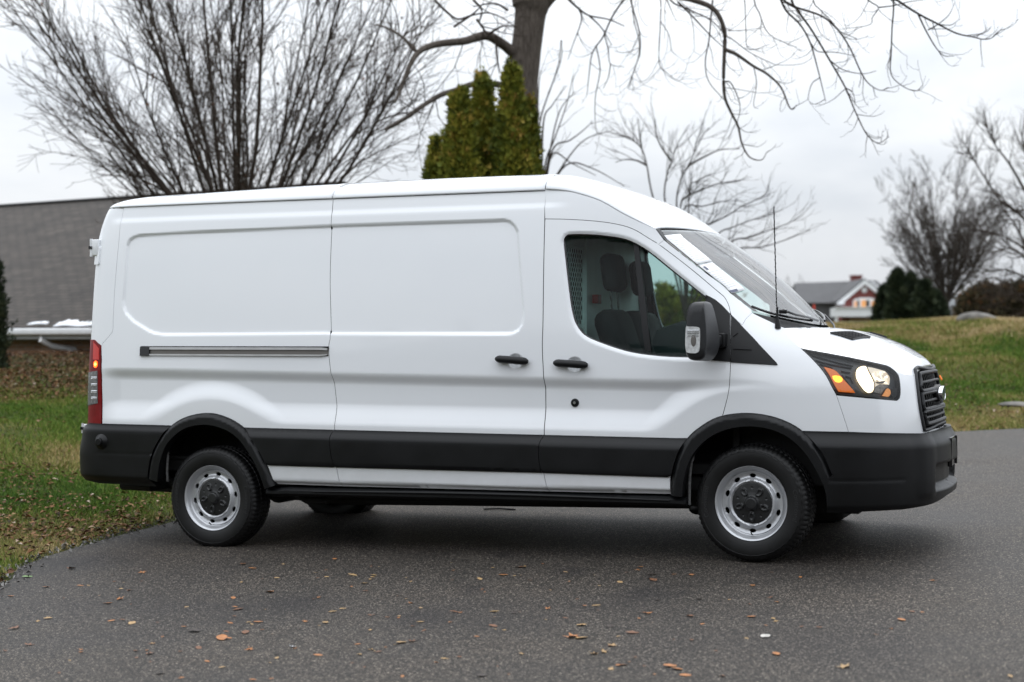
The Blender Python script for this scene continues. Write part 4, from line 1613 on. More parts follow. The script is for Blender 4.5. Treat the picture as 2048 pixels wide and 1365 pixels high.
def cap_mesh():
    """black plastic centre cap with five lobes"""
    outer = [(.128 * math.cos(t), .128 * math.sin(t)) for t in np.linspace(0, 2 * math.pi, 73)[:-1]]
    V2, T, loops = fill(ccw(outer), [], .0042)
    r = np.hypot(V2[:, 0], V2[:, 1]); th = np.arctan2(V2[:, 1], V2[:, 0])
    d = np.interp(r, [0, .032, .036, .040, .046, .066, .105, .123, .128], [-.112, -.112, -.108, -.094, -.090, -.086, -.082, -.080, -.071])
    for i in range(5):
        a = math.pi / 2 + 2 * math.pi * i / 5 + math.pi / 5
        dx = V2[:, 0] - .080 * math.cos(a); dy = V2[:, 1] - .080 * math.sin(a)
        u = dx * math.cos(a) + dy * math.sin(a); v = -dx * math.sin(a) + dy * math.cos(a)
        q = np.sqrt((u / .030) ** 2 + (v / .019) ** 2)
        d = d - .013 * smooth((1.0 - q) / .22) + .007 * smooth((.62 - q) / .2)
        a2 = a + math.pi / 5
        q2 = np.hypot(V2[:, 0] - .092 * math.cos(a2), V2[:, 1] - .092 * math.sin(a2))
        d = d + .006 * smooth((.006 - q2) / .003)
    mb = MB(); mb.add([(a, y, b) for a, b, y in zip(V2[:, 0], V2[:, 1], d)], [tuple(t) for t in T])
    return mb


tv, tf = tyre_mesh()
RIM = rim_mesh(); CAP = cap_mesh()
def make_wheel(x, z, sg, steer, spin):
    root = wheel('wheel', x, .873, z, sg, steer)
    sp = Matrix.Rotation(spin, 4, 'Y')
    ty = MB().add([sp @ Vector(v) for v in tv], tf).build('tyre', M['rubber'], root, angle=28)
    mb = MB()
    for ang in (0.0, math.pi):
        mb.add(*arc_text('Continental', .040, .282, ang, -.1195))
    for ang in (math.pi / 2, -math.pi / 2):
        mb.add(*arc_text('VancoFourSeason', .022, .292, ang, -.1185)) if False else None
    mb2 = MB().add([Vector(v) for v in mb.V], mb.F).build('tyre_lettering', M['letter'], root, False)
    rm = MB().add([sp @ Vector(v) for v in RIM.V], RIM.F).build('rim', M['steel'], root, angle=60)
    MB().lathe([(0, .02), (.2, .02), (.2, .05)], None, 32).build('brake_drum', M['matte_black'], root)
    MB().add([sp @ Vector(v) for v in CAP.V], CAP.F).build('hub_cap', M['hubcap'], root, angle=60)
    va = MB().tube([sp @ Vector(q) for q in ((0, -.078, -.188), (0, -.092, -.180), (0, -.104, -.172))], .0042, 6).build('valve', M['matte_black'], root)
    return root


for sg in (1, -1):
    make_wheel(HUB_R[0], .337, sg, 0.0, .15 * sg)
    make_wheel(HUB_F[0], .447, sg, R(4) * (1 if sg > 0 else 1) * -1, 0)

# ---------------------------------------------------------------- cab interior
BX = 2.50
# steel bulkhead: solid part and a pierced part
mb = MB()
mb.box((BX, -.46, .62), (BX + .02, .90, 2.34))
mb.box((BX + .018, -.47, .62), (BX + .034, -.45, 2.32))
mb.box((BX - .01, -.88, .62), (BX + .015, -.46, 1.50))
mb.box((BX, -.84, 2.02), (BX + .02, -.46, 2.33))
bk = mb.build('bulkhead', M['bulkhead'], VAN)
holes = []
zz = 1.535; row = 0
while zz < 2.00:
    yy = -.83 + (.0 if row % 2 else .0215)
    while yy < -.475:
        if yy > -.84 and yy + .015 < -.465:
            holes.append([(yy + .0150 * math.cos(t), zz + .0175 * math.sin(t)) for t in np.linspace(0, 2 * math.pi, 11)[:-1]])
        yy += .043
    zz += .0305; row += 1
V2, T, _l = fill(ccw([(-.86, 1.5), (-.455, 1.5), (-.455, 2.03), (-.86, 2.03)]), [ccw(h) for h in holes], .03)
o = mesh_obj('pierced_panel', [(BX + .004, a, b) for a, b in V2], [tuple(t) for t in T], M['bulkhead'], bk, False)
md = o.modifiers.new('solid', 'SOLIDIFY'); md.thickness = .003
mb = MB(); mb.box((2.505, -.84, .60), (3.66, .84, .66)); mb.box((3.6, -.84, .60), (3.64, .84, 1.30))
mb.build('cab_floor', M['matte_black'], VAN)
mb = MB(); mb.box((-.9, -.82, .585), (2.49, .82, .60)); mb.build('load_floor', M['under'], VAN)


def seat(y0, wid, head=True, dx=0):
    root = thing('seat', '', '', (2.70 + dx, y0, 1.0)); del root['label']; del root['category']
    root.parent = VAN
    def cushion(name, mat, sx, sy, sz, loc, tilt, bev):
        mb = MB(); mb.box((-sx / 2, -sy / 2, -sz / 2), (sx / 2, sy / 2, sz / 2), Matrix.Translation(loc) @ Matrix.Rotation(tilt, 4, 'Y'), bev)
        return mb.build(name, mat, root)
    cushion('backrest', M['seat'], .17, wid, .66, (.10, 0, .30), R(-19), .08)
    cushion('seat_cushion', M['seat'], .52, wid, .16, (.38, 0, -.02), R(4), .06)
    if not head:
        return root
    cushion('headrest', M['seat'], .11, .27, .25, (.02, 0, .855), R(-8), .05)
    mb = MB()
    for yy in (-.07, .07):
        mb.tube([(.035, yy, .55), (.02, yy, .76)], .007, 8)
    mb.build('headrest_post', M['chrome'], root)
    return root


seat(-.47, .42); seat(.02, .42, False); seat(.52, .50, True, -.12)
mb = MB(); mb.box((2.53, -.35, 1.66), (2.57, -.27, 1.72), bev=.004); mb.build('belt_tag', M['redtag'], VAN)
mb = MB()
# dashboard: a long moulded shelf under the screen
secd = [(3.14, 1.26), (3.09, 1.40), (3.12, 1.475), (3.22, 1.505), (3.50, 1.50), (3.76, 1.49), (3.80, 1.2), (3.3, 1.05)]
V = []; F = []; n = len(secd)
ys = np.linspace(-.84, .84, 25)
for y in ys:
    bump = .03 * math.exp(-((y + .62) / .16) ** 2) + .06 * math.exp(-((y - .45) / .25) ** 2)
    for i, (x, z) in enumerate(secd):
        V.append((x, y, z + (bump if 2 <= i <= 4 else 0)))
for i in range(24):
    for j in range(n):
        F.append((i * n + j, (i + 1) * n + j, (i + 1) * n + (j + 1) % n, i * n + (j + 1) % n))
F += [tuple(range(n)), tuple(range(24 * n, 25 * n))]
mb.add(V, F).build('dashboard', M['cabin'], VAN, angle=50)
# steering wheel on the far side
mb = MB()
c = Vector((3.18, .45, 1.40))
rm = Matrix.Translation(c) @ Matrix.Rotation(R(-62), 4, 'Y')
mb.tube([rm @ Vector((.19 * math.cos(t), .19 * math.sin(t), 0)) for t in np.linspace(0, 2 * math.pi, 33)], .016, 8, cap=False)
for t in (R(0), R(120), R(240)):
    mb.tube([rm @ Vector((0, 0, 0)), rm @ Vector((.18 * math.cos(t), .18 * math.sin(t), 0))], .018, 6)
mb.tube([c, c + Vector((.3, 0, -.12))], .03, 8)
mb.build('steering_wheel', M['cabin'], VAN)
# sun visors and inner door trims
for sg in (1, -1):
    mb = MB(); mb.box((-.07, -.19, -.012), (.07, .19, .012), Matrix.Translation((3.16, -.42 * sg, 2.02)) @ Matrix.Rotation(R(28), 4, 'Y'), .01)
    mb.build('sun_visor', M['cabinlight'], VAN)
mb = MB(); mb.box((3.2, -.1, 1.98), (3.24, .12, 2.05), Matrix.Identity(4), .01); mb.build('rear_view_mirror', M['cabin'], VAN)
# ================================================================ ground
def ground_at(px, py):
    """sight line meets the sloping plane of the tarmac"""
    dx = (px - CX) / FPX; dz = -(py - CY) / FPX
    # CAM_Z + dz*Y = CAM_Z - 1.534 + .0333*dx*Y + .018*Y
    Y = -1.534 / (dz - .0333 * dx - .018)
    return np.array([dx * Y, Y])


EDGE = np.array([ground_at(*p) for p in ((-900, 1760), (-420, 1420), (-160, 1262), (-40, 1192), (0, 1168), (60, 1132), (130, 1102), (200, 1081), (270, 1062), (340, 1046), (430, 1022),
                                         (560, 985), (800, 938), (1200, 900), (1600, 879), (1880, 866), (2048, 858), (2300, 850), (2700, 842))])
EDGE = resample(catmull(EDGE, 6), .25)


def vnoise(x, y, f=1.0, seed=0):
    x = np.asarray(x) * f; y = np.asarray(y) * f
    i = np.floor(x).astype(int); j = np.floor(y).astype(int)
    u = smooth(x - i); v = smooth(y - j)

    def h(a, b):
        n = (a * 374761393 + b * 668265263 + seed * 974711) & 0x7fffffff
        n = ((n ^ (n >> 13)) * 1274126177) & 0x7fffffff
        return ((n ^ (n >> 16)) & 0xffff) / 65535.0
    return (h(i, j) * (1 - u) + h(i + 1, j) * u) * (1 - v) + (h(i, j + 1) * (1 - u) + h(i + 1, j + 1) * u) * v


EDGE += np.stack([(vnoise(EDGE[:, 0], EDGE[:, 1], 1.6, 5) - .5) * .14, (vnoise(EDGE[:, 0], EDGE[:, 1], 2.1, 6) - .5) * .14], 1)
EPOLY = np.vstack([EDGE, [[60, 30], [60, -12], [-30, -12], [-30, EDGE[0][1] - 4]]])
_ec = EDGE[::3]


def sd_edge(x, y):
    """distance to the tarmac edge, positive on the grass"""
    sh = np.shape(x)
    q = np.stack([np.ravel(x), np.ravel(y)], 1).astype(float)
    d = dist_poly(_ec, q, False)
    s = np.where(inside(EPOLY, q), -1, 1)
    return (d * s).reshape(sh)


def terrain(x, y, d=None):
    x = np.asarray(x, float); y = np.asarray(y, float)
    if d is None:
        d = sd_edge(x, y)
    dd = np.clip(d, 0, None)
    k = smooth((x + 3.5) / 7)                           # 0 on the left lawn, 1 on the right bank
    riseL = 1.12 * (1 - np.exp(-(dd / 7.0) ** 1.6))
    riseR = 1.05 * smooth(dd / 19) ** .9 - .012 * np.clip(dd - 18, 0, 60)
    z = plane_z(x, y) + riseL * (1 - k) + riseR * k
    z = z + (vnoise(x, y, .5, 1) - .5) * .22 * smooth(dd / 5) + (vnoise(x, y, 1.7, 2) - .5) * .06 * smooth(dd / 1.5)
    z = z - .06 * smooth((-d - .02) / .25)
    far = smooth((np.hypot(x, y) - 60) / 200)
    return z * (1 - far) + (-1.0) * far


def axis(fine0, fine1, step, lim):
    a = list(np.arange(fine0, fine1 + 1e-6, step))
    s = step; v = fine1
    while v < lim:
        s *= 1.35; v += s; a.append(v)
    s = step; v = fine0
    while v > -lim:
        s *= 1.35; v -= s; a.insert(0, v)
    return np.array(a)


gx_, gy_ = axis(-14, 22, .3, 1800), axis(4, 46, .3, 1800)
GX, GY = np.meshgrid(gx_, gy_)
GZ_ = terrain(GX, GY)
nx, ny = len(gx_), len(gy_)
Vg = np.stack([GX, GY, GZ_], -1).reshape(-1, 3)
ii, jj = np.meshgrid(np.arange(nx - 1), np.arange(ny - 1))
a_ = (jj * nx + ii).ravel()
Qg = np.stack([a_, a_ + 1, a_ + nx + 1, a_ + nx], 1)


def ground_mat():
    m, nt, p = new_mat('lawn_soil')
    L = nt.links.new
    tc = N(nt, 'ShaderNodeTexCoord')
    n1 = N(nt, 'ShaderNodeTexNoise', i_Scale=.55, i_Detail=8.0, i_Roughness=.65); L(tc.outputs['Object'], n1.inputs['Vector'])
    n2 = N(nt, 'ShaderNodeTexNoise', i_Scale=14.0, i_Detail=6.0, i_Roughness=.7); L(tc.outputs['Object'], n2.inputs['Vector'])
    r1 = ramp(nt, [(.35, (.040, .060, .014)), (.52, (.060, .070, .020)), (.66, (.12, .090, .042))], n1.outputs['Fac'])
    r2 = ramp(nt, [(.30, (.35, .35, .35)), (.70, (1.5, 1.4, 1.25))], n2.outputs['Fac'])
    mu = N(nt, 'ShaderNodeMixRGB', blend_type='MULTIPLY'); mu.inputs[0].default_value = 1
    L(r1.outputs[0], mu.inputs[1]); L(r2.outputs[0], mu.inputs[2]); L(mu.outputs[0], p.inputs['Base Color'])
    p.inputs['Roughness'].default_value = .95
    p.inputs['Specular IOR Level'].default_value = .2
    b = N(nt, 'ShaderNodeBump', i_Strength=.8, i_Distance=.05); L(n2.outputs['Fac'], b.inputs['Height']); L(b.outputs[0], p.inputs['Normal'])
    return m


g = quad_mesh('ground', Vg, Qg, ground_mat()); g['kind'] = 'structure'


def asphalt_mat():
    m, nt, p = new_mat('wet_tarmac')
    L = nt.links.new
    tc = N(nt, 'ShaderNodeTexCoord')
    v = N(nt, 'ShaderNodeTexVoronoi', i_Scale=150.0); L(tc.outputs['Object'], v.inputs['Vector'])
    wn = N(nt, 'ShaderNodeTexWhiteNoise'); L(v.outputs['Position'], wn.inputs['Vector'])
    n1 = N(nt, 'ShaderNodeTexNoise', i_Scale=70.0, i_Detail=6.0, i_Roughness=.8); L(tc.outputs['Object'], n1.inputs['Vector'])
    nb = N(nt, 'ShaderNodeTexNoise', i_Scale=.55, i_Detail=7.0, i_Roughness=.6); L(tc.outputs['Object'], nb.inputs['Vector'])
    # stones: mostly dark binder, some grey, tan and pale chips
    st = ramp(nt, [(.0, (.0088, .0082, .0075)), (.42, (.0215, .0190, .0165)), (.70, (.043, .0370, .0312)), (.88, (.080, .068, .056)), (.97, (.21, .185, .158))], wn.outputs['Value'])
    gr_ = ramp(nt, [(.34, (.25, .25, .26)), (.66, (1.8, 1.76, 1.70))], n1.outputs['Fac'])
    mu = N(nt, 'ShaderNodeMixRGB', blend_type='MULTIPLY'); mu.inputs[0].default_value = 1
    L(st.outputs[0], mu.inputs[1]); L(gr_.outputs[0], mu.inputs[2])
    pt = ramp(nt, [(.34, (.66, .66, .69)), (.5, (1, 1, 1)), (.68, (1.25, 1.21, 1.16))], nb.outputs['Fac'])
    mu2 = N(nt, 'ShaderNodeMixRGB', blend_type='MULTIPLY'); mu2.inputs[0].default_value = 1
    L(mu.outputs[0], mu2.inputs[1]); L(pt.outputs[0], mu2.inputs[2])
    last = mu2.outputs[0]
    # damp stains where drips fell: soft dark ovals with a shape of their own
    for (px, py, ax, ay) in ((600, 1209, .26, .10), (1138, 1146, .16, .06), (948, 1181, .11, .05), (835, 1236, .20, .08), (150, 1125, .5, .10), (1010, 1112, .12, .05), (1290, 1190, .25, .07)):
        c = ground_at(px, py)
        mp = N(nt, 'ShaderNodeMapping'); mp.vector_type = 'POINT'
        mp.inputs['Location'].default_value = (-c[0] / ax, -c[1] / (ay * 4), 0); mp.inputs['Scale'].default_value = (1 / ax, 1 / (ay * 4), 0)
        L(tc.outputs['Object'], mp.inputs['Vector'])
        ln = N(nt, 'ShaderNodeVectorMath', operation='LENGTH'); L(mp.outputs[0], ln.inputs[0])
        ad = N(nt, 'ShaderNodeMath', operation='ADD'); L(ln.outputs['Value'], ad.inputs[0])
        nz = N(nt, 'ShaderNodeMapRange', i_To_Min=-.5, i_To_Max=.5)
        n3 = N(nt, 'ShaderNodeTexNoise', i_Scale=9.0, i_Detail=4.0); L(tc.outputs['Object'], n3.inputs['Vector'])
        L(n3.outputs['Fac'], nz.inputs['Value']); L(nz.outputs[0], ad.inputs[1])
        r = ramp(nt, [(.3, (.62, .62, .66)), (1.0, (1, 1, 1))], ad.outputs[0])
        mm = N(nt, 'ShaderNodeMixRGB', blend_type='MULTIPLY'); mm.inputs[0].default_value = 1
        L(last, mm.inputs[1]); L(r.outputs[0], mm.inputs[2]); last = mm.outputs[0]
    # fine old cracks, sealed dark
    nc = N(nt, 'ShaderNodeTexNoise', i_Scale=1.3, i_Detail=5.0); L(tc.outputs['Object'], nc.inputs['Vector'])
    vm = N(nt, 'ShaderNodeVectorMath', operation='MULTIPLY_ADD'); L(nc.outputs['Color'], vm.inputs[0]); vm.inputs[1].default_value = (.9, .9, .9); L(tc.outputs['Object'], vm.inputs[2])
    vc = N(nt, 'ShaderNodeTexVoronoi', feature='DISTANCE_TO_EDGE', i_Scale=.42); L(vm.outputs[0], vc.inputs['Vector'])
    ck = ramp(nt, [(.0, (.35, .35, .35)), (.006, (1, 1, 1))], vc.outputs['Distance'])
    cg = ramp(nt, [(.5, (0, 0, 0)), (.6, (1, 1, 1))], nb.outputs['Fac'])
    mc = N(nt, 'ShaderNodeMixRGB', blend_type='MULTIPLY'); L(cg.outputs[0], mc.inputs[0]); L(last, mc.inputs[1]); L(ck.outputs[0], mc.inputs[2]); last = mc.outputs[0]
    L(last, p.inputs['Base Color'])
    rr = N(nt, 'ShaderNodeMapRange', i_To_Min=.45, i_To_Max=.8); L(nb.outputs['Fac'], rr.inputs['Value']); L(rr.outputs[0], p.inputs['Roughness'])
    p.inputs['Specular IOR Level'].default_value = .3
    ad = N(nt, 'ShaderNodeMath', operation='ADD'); L(n1.outputs['Fac'], ad.inputs[0]); L(wn.outputs['Value'], ad.inputs[1])
    b = N(nt, 'ShaderNodeBump', i_Strength=.75, i_Distance=.006); L(ad.outputs[0], b.inputs['Height']); L(b.outputs[0], p.inputs['Normal'])
    return m


V2, T, _l = fill(ccw(np.vstack([EDGE[::2], [[50, 28], [50, -12], [-20, -12]]])), (), 1.2)
dr = mesh_obj('driveway', [(a, b, float(plane_z(a, b)) + .004) for a, b in V2], [tuple(t) for t in T], asphalt_mat(), None, True)
dr['kind'] = 'structure'


# ---------------------------------------------------------------- grass and leaf litter
def attr_mat(name, stops, rough=.8, trans=0.0):
    m, nt, p = new_mat(name)
    a = N(nt, 'ShaderNodeAttribute'); a.attribute_name = 'tone'
    r = ramp(nt, stops, a.outputs['Fac'])
    nt.links.new(r.outputs[0], p.inputs['Base Color'])
    p.inputs['Roughness'].default_value = rough
    p.inputs['Specular IOR Level'].default_value = .25
    return m


M['grass'] = attr_mat('grass_blade', [(0, (.032, .080, .007)), (.25, (.078, .150, .013)), (.48, (.150, .190, .030)), (.62, (.23, .195, .065)), (.8, (.36, .26, .115)), (1, (.46, .36, .20))])
M['litter'] = attr_mat('dry_leaf', [(0, (.030, .015, .009)), (.35, (.085, .038, .017)), (.6, (.18, .080, .033)), (.82, (.27, .15, .068)), (1, (.42, .34, .27))], .7)


def sample(px0, px1, d0, d1, n, p=1.0):
    D = d0 + (d1 - d0) * rng.random(n) ** p
    px = px0 + (px1 - px0) * rng.random(n)
    return (px - CX) / FPX * D, D


def dryness(x, y, d):
    """0 lush green .. 1 straw"""
    n = vnoise(x, y, .45, 21) * .6 + vnoise(x, y, 1.6, 22) * .4
    left = x < 2
    v = np.where(left, n * 1.05 - .22 + .26 * np.exp(-(d / .7) ** 2) + .24 * smooth((d - 7.5) / 3), n * 1.25 - .33 + .20 * np.exp(-(d / 1.3) ** 2) + .34 * smooth((d - 8.5) / 5))
    return v


def grass(name, x, y, lab, hs=1.0, tonebias=0.0):
    d = sd_edge(x, y)
    keep = (d > .02 + .10 * rng.random(len(x)))
    # thin out in the bare patches
    keep &= rng.random(len(x)) < .35 + .9 * vnoise(x, y, 1.1, 9)
    keep &= rng.random(len(x)) > .88 * smooth((y - 19.3) / 1.4) * (x < -2.5)          # leaves smother the grass on the bank
    x, y, d = x[keep], y[keep], d[keep]
    z = terrain(x, y, d) - .01
    n = len(x)
    sc = np.clip(y / 11, .8, 3.2)
    h = hs * (.022 + .034 * rng.random(n)) * (.75 + .6 * vnoise(x, y, .9, 3)) * sc ** .4
    wd = .0038 * sc * (0.7 + .6 * rng.random(n))
    th = rng.random(n) * 6.283; lean = h * (.2 + .9 * rng.random(n)); la = rng.random(n) * 6.283
    B = np.stack([x, y, z], 1)
    t = np.stack([np.cos(th) * wd, np.sin(th) * wd, 0 * wd], 1)
    top = B + np.stack([np.cos(la) * lean, np.sin(la) * lean, h], 1)
    V = np.stack([B - t, B + t, top], 1).reshape(-1, 3)
    tone = np.clip(dryness(x, y, d) + rng.normal(0, .17, n) + tonebias, 0, 1)
    o = tri_soup(name, V, M['grass'], None, 3, attr=np.repeat(tone, 3))
    tag(o, lab, None, None, 'stuff')
    return o


xl, yl = sample(-30, 400, 7.6, 24, 190000, 1.25)
xr, yr = sample(1560, 2100, 16, 37, 190000, 1.0)
xm, ym = sample(400, 1560, 12, 40, 90000, 1.0)
xw, yw = sample(-900, -30, 5.0, 24, 110000, 1.0)
xv, yv = sample(2100, 2600, 15, 37, 50000, 1.0)
grass('grass', np.r_[xl, xr, xm, xw, xv], np.r_[yl, yr, ym, yw, yv], 'short winter grass mixed with straw on the sloping lawns')
# rough straw on the crest of the bank
xs2, ys2 = sample(1860, 2110, 27, 35, 9000)
grass('dry_grass', xs2, ys2, 'long straw coloured grass along the top of the bank', 1.5, .22)


def leaf_quads(x, y, z, size, curl, nrm_tilt):
    n = len(x)
    a = rng.random(n) * 6.283
    ux = np.stack([np.cos(a), np.sin(a), rng.normal(0, nrm_tilt, n)], 1)
    uy = np.stack([-np.sin(a), np.cos(a), rng.normal(0, nrm_tilt, n)], 1)
    C = np.stack([x, y, z], 1)
    s = size[:, None]
    up = np.array([0, 0, 1.0])
    c = (curl * size)[:, None] * up
    A = C - ux * s * .55; Bq = C + ux * s * .55
    P = C + uy * s * .34 + c * .7; Q = C - uy * s * .34 + c * .7
    # two triangles folded along the midrib A-B
    V = np.stack([A, Bq, P, Bq, A, Q], 1).reshape(-1, 3)
    return V


def litter(name, x, y, lab, size=(.022, .062)):
    d = sd_edge(x, y)
    k = d > .0
    x, y, d = x[k], y[k], d[k]
    n = len(x)
    sz = size[0] + (size[1] - size[0]) * rng.random(n)
    z = terrain(x, y, d) + .010 + .022 * rng.random(n)
    V = leaf_quads(x, y, z, sz, .1 + .4 * rng.random(n), .16)
    tone = np.clip(rng.normal(.5, .24, n), 0, 1)
    o = tri_soup(name, V, M['litter'], None, 3, attr=np.repeat(tone, 6))
    tag(o, lab, None, None, 'stuff')


xa, ya = sample(-30, 420, 7.6, 15, 6000, 1.3)
xb_, yb_ = sample(-30, 420, 16.5, 27, 26000, .8)
k = (vnoise(xb_, yb_, .6, 31) + smooth((yb_ - 19.3) / 1.4) > .62); xb_, yb_ = xb_[k], yb_[k]
k = vnoise(xa, ya, 1.3, 33) * .7 + rng.random(len(xa)) * .5 > .55; xa, ya = xa[k], ya[k]
xc_, yc_ = sample(1560, 2100, 16, 35, 5200)
xd_, yd_ = sample(-900, 1560, 6, 28, 5000)
litter('leaf_litter', np.r_[xa, xb_, xc_, xd_[(xd_ / yd_ < -.36) | (yd_ > 13)]], np.r_[ya, yb_, yc_, yd_[(xd_ / yd_ < -.36) | (yd_ > 13)]], 'fallen brown leaves strewn thickly over the grass and the bank')

# crumbs of gravel and frost along the tarmac edge
q = EDGE[(EDGE[:, 0] < -1.2) & (EDGE[:, 1] > 6)]
q = q[rng.integers(0, len(q), 900)] + rng.normal(0, .07, (900, 2)) + [-.02, .06]
M['grit'] = attr_mat('pale_grit', [(0, (.06, .056, .052)), (1, (.30, .29, .28))])
V = leaf_quads(q[:, 0], q[:, 1], plane_z(q[:, 0], q[:, 1]) + .014, .012 + .02 * rng.random(900), np.full(900, .6), .5)
o = tri_soup('edge_gravel', V, M['grit'], None, 3, attr=np.repeat(rng.random(900), 6))
tag(o, 'loose pale grit along the edge of the tarmac', None, None, 'stuff')

# ---------------------------------------------------------------- leaves lying on the tarmac, one object each
def leaf_mesh(kind, seed):
    r = random.Random(seed)
    V = []; F = []
    if kind == 'oval':
        n = 7
        for i in range(n):
            t = i / (n - 1)
            w = .30 * math.sin(math.pi * min(1, t * .92 + .04)) ** .8
            zc = .14 * (t - .5) ** 2
            up = .16 * (.6 + r.random())
            V += [((t - .5), -w, zc + up * w + .02), ((t - .5), 0, zc), ((t - .5), w, zc + up * w * r.uniform(.4, 2))]
        for i in range(n - 1):
            a = i * 3
            F += [(a, a + 1, a + 4, a + 3), (a + 1, a + 2, a + 5, a + 4)]
    else:                                         # lobed and curled
        k = 11
        V.append((0, 0, 0))
        for i in range(k):
            a = 2 * math.pi * i / k
            rr = (.5 if i % 2 else .24) * r.uniform(.8, 1.15)
            V.append((rr * math.cos(a), rr * .7 * math.sin(a), .35 * rr * r.uniform(0, 1.2)))
        for i in range(k):
            F.append((0, 1 + i, 1 + (i + 1) % k))
    me = bpy.data.meshes.new('fallen_leaf')
    me.from_pydata(V, [], F); me.update()
    return me


LC = {'orange': (.34, .135, .04), 'tan': (.36, .23, .10), 'brown': (.15, .065, .03), 'dark': (.035, .025, .02), 'green': (.16, .27, .09), 'grey': (.40, .38, .35), 'white': (.6, .62, .64)}
LM = {k: simple('leaf_' + k, v, .55, var=.3, vscale=3) for k, v in LC.items()}
leafs = {}
for c in LC:
    for kind in ('oval', 'lobed'):
        me = leaf_mesh(kind, hash(c) % 7 if False else len(leafs)); me.materials.append(LM[c]); leafs[(c, kind)] = me


def put_leaf(px, py, size, c, kind, label=None, group='fallen leaves on the tarmac'):
    g_ = ground_at(px, py)
    o = bpy.data.objects.new('fallen_leaf', leafs[(c, kind)]); col.objects.link(o)
    o.location = (g_[0], g_[1], float(plane_z(*g_)) + .006 + .02 * size)
    o.rotation_euler = (random.uniform(-.12, .12), random.uniform(-.12, .12), random.uniform(0, 6.28))
    o.scale = (size, size, size * random.uniform(.5, 1.2))
    tag(o, label or LEAF_LABEL[c], 'leaf', group)
    return o


LEAF_LABEL = {'orange': 'small orange fallen leaf lying on the tarmac', 'tan': 'small pale tan fallen leaf lying on the tarmac', 'brown': 'small dark brown fallen leaf lying on the tarmac', 'dark': 'small blackened leaf scrap lying on the tarmac'}
SPECIAL = [(55, 1156, .075, 'green', 'oval', 'flat pale green leaf near the left edge of the tarmac'),
           (1146, 1277, .10, 'orange', 'lobed', 'large curled orange leaf with a paler fold, in front of the front door'),
           (1163, 1279, .07, 'tan', 'oval', 'pale tan leaf leaning on the large curled orange leaf'),
           (803, 1288, .06, 'tan', 'oval', 'pale leaf of the touching pair in front of the sliding door'),
           (825, 1286, .06, 'brown', 'lobed', 'brown leaf of the touching pair in front of the sliding door'),
           (481, 1194, .06, 'dark', 'lobed', 'blackish curled leaf in front of the rear wheel'),
           (444, 1280, .09, 'orange', 'oval', 'long orange brown leaf with upturned tip, lower left of the tarmac'),
           (1531, 1276, .07, 'grey', 'oval', 'pale grey leaf in front of the front wheel'),
           (1690, 1337, .085, 'tan', 'lobed', 'broad tan leaf at the bottom right of the tarmac'),
           (1803, 1243, .055, 'orange', 'oval', 'lone orange leaf on the bare tarmac below the front bumper'),
           (585, 1297, .05, 'white', 'lobed', 'crumpled white scrap of a leaf, bottom left of centre'),
           (498, 1303, .055, 'orange', 'lobed', 'bright orange curled leaf beside the crumpled white scrap'),
           (390, 1265, .11, 'dark', 'lobed', 'dark twisted leaf with raised points, lower left of the tarmac'),
           (30, 1260, .075, 'brown', 'lobed', 'dark brown leaf at the left edge of the picture'),
           (285, 1148, .075, 'orange', 'lobed', 'orange brown leaf between the lawn edge and the rear wheel'),
           (142, 1140, .085, 'brown', 'lobed', 'reddish brown leaf just off the lawn edge'),
           (240, 1201, .075, 'orange', 'lobed', 'rust coloured leaf on the open tarmac left of the rear wheel')]
for a in SPECIAL:
    put_leaf(*a)
cnt = 0
while cnt < 235:
    py = 1365 - 245 * random.random() ** .85
    px = random.uniform(-10, 2040) if random.random() < .35 else random.gauss(760, 430)
    lim = 1085 + 40 * smooth((px - 350) / 1100)
    if not (-10 < px < 2050) or py < lim + 14 or (px > 1700 and random.random() < .55):
        continue
    g_ = ground_at(px, py)
    if sd_edge(np.array([g_[0]]), np.array([g_[1]]))[0] > -.15:
        continue
    c = random.choices(['orange', 'tan', 'brown', 'dark'], [4, 4, 4, 1])[0]
    s = random.choice([.018, .022, .026, .03, .036, .045, .058]) * random.uniform(.8, 1.2)
    put_leaf(px, py, s, c, random.choice(['oval', 'oval', 'lobed']))
    cnt += 1
# a black stick on the far side of the van
c = ground_at(998, 1022)
stick = MB().tube([(c[0] - .12, c[1], plane_z(*c) + .012), (c[0], c[1] + .01, plane_z(*c) + .016), (c[0] + .13, c[1] - .03, plane_z(*c) + .012)], .007, 6).build('stick', M['matte_black'])
tag(stick, 'thin dark stick on the tarmac seen beneath the van', 'stick')

# ---------------------------------------------------------------- unseen leaf belt added behind the camera: blocks low sky, darkens reflections
def unseen_wood():
    n = 16000
    x = rng.uniform(-48, 48, n); y = -24 + rng.normal(0, 1.6, n)
    top = 7.5 + 3.0 * vnoise(x, y * 0, .22, 41)
    z = -1.0 + (top + 1) * rng.random(n) ** .9
    s = rng.uniform(.5, 1.0, n)
    V = leaf_quads(x, y, z, s, np.full(n, .3), 1.0)
    o = tri_soup('added_wood', V, simple('added_wood_brown', (.030, .030, .018), .9, var=.3), None, 3)
    tag(o, 'unseen dark brown leaf belt added behind the camera to darken reflections', None, None, 'stuff')


unseen_wood()
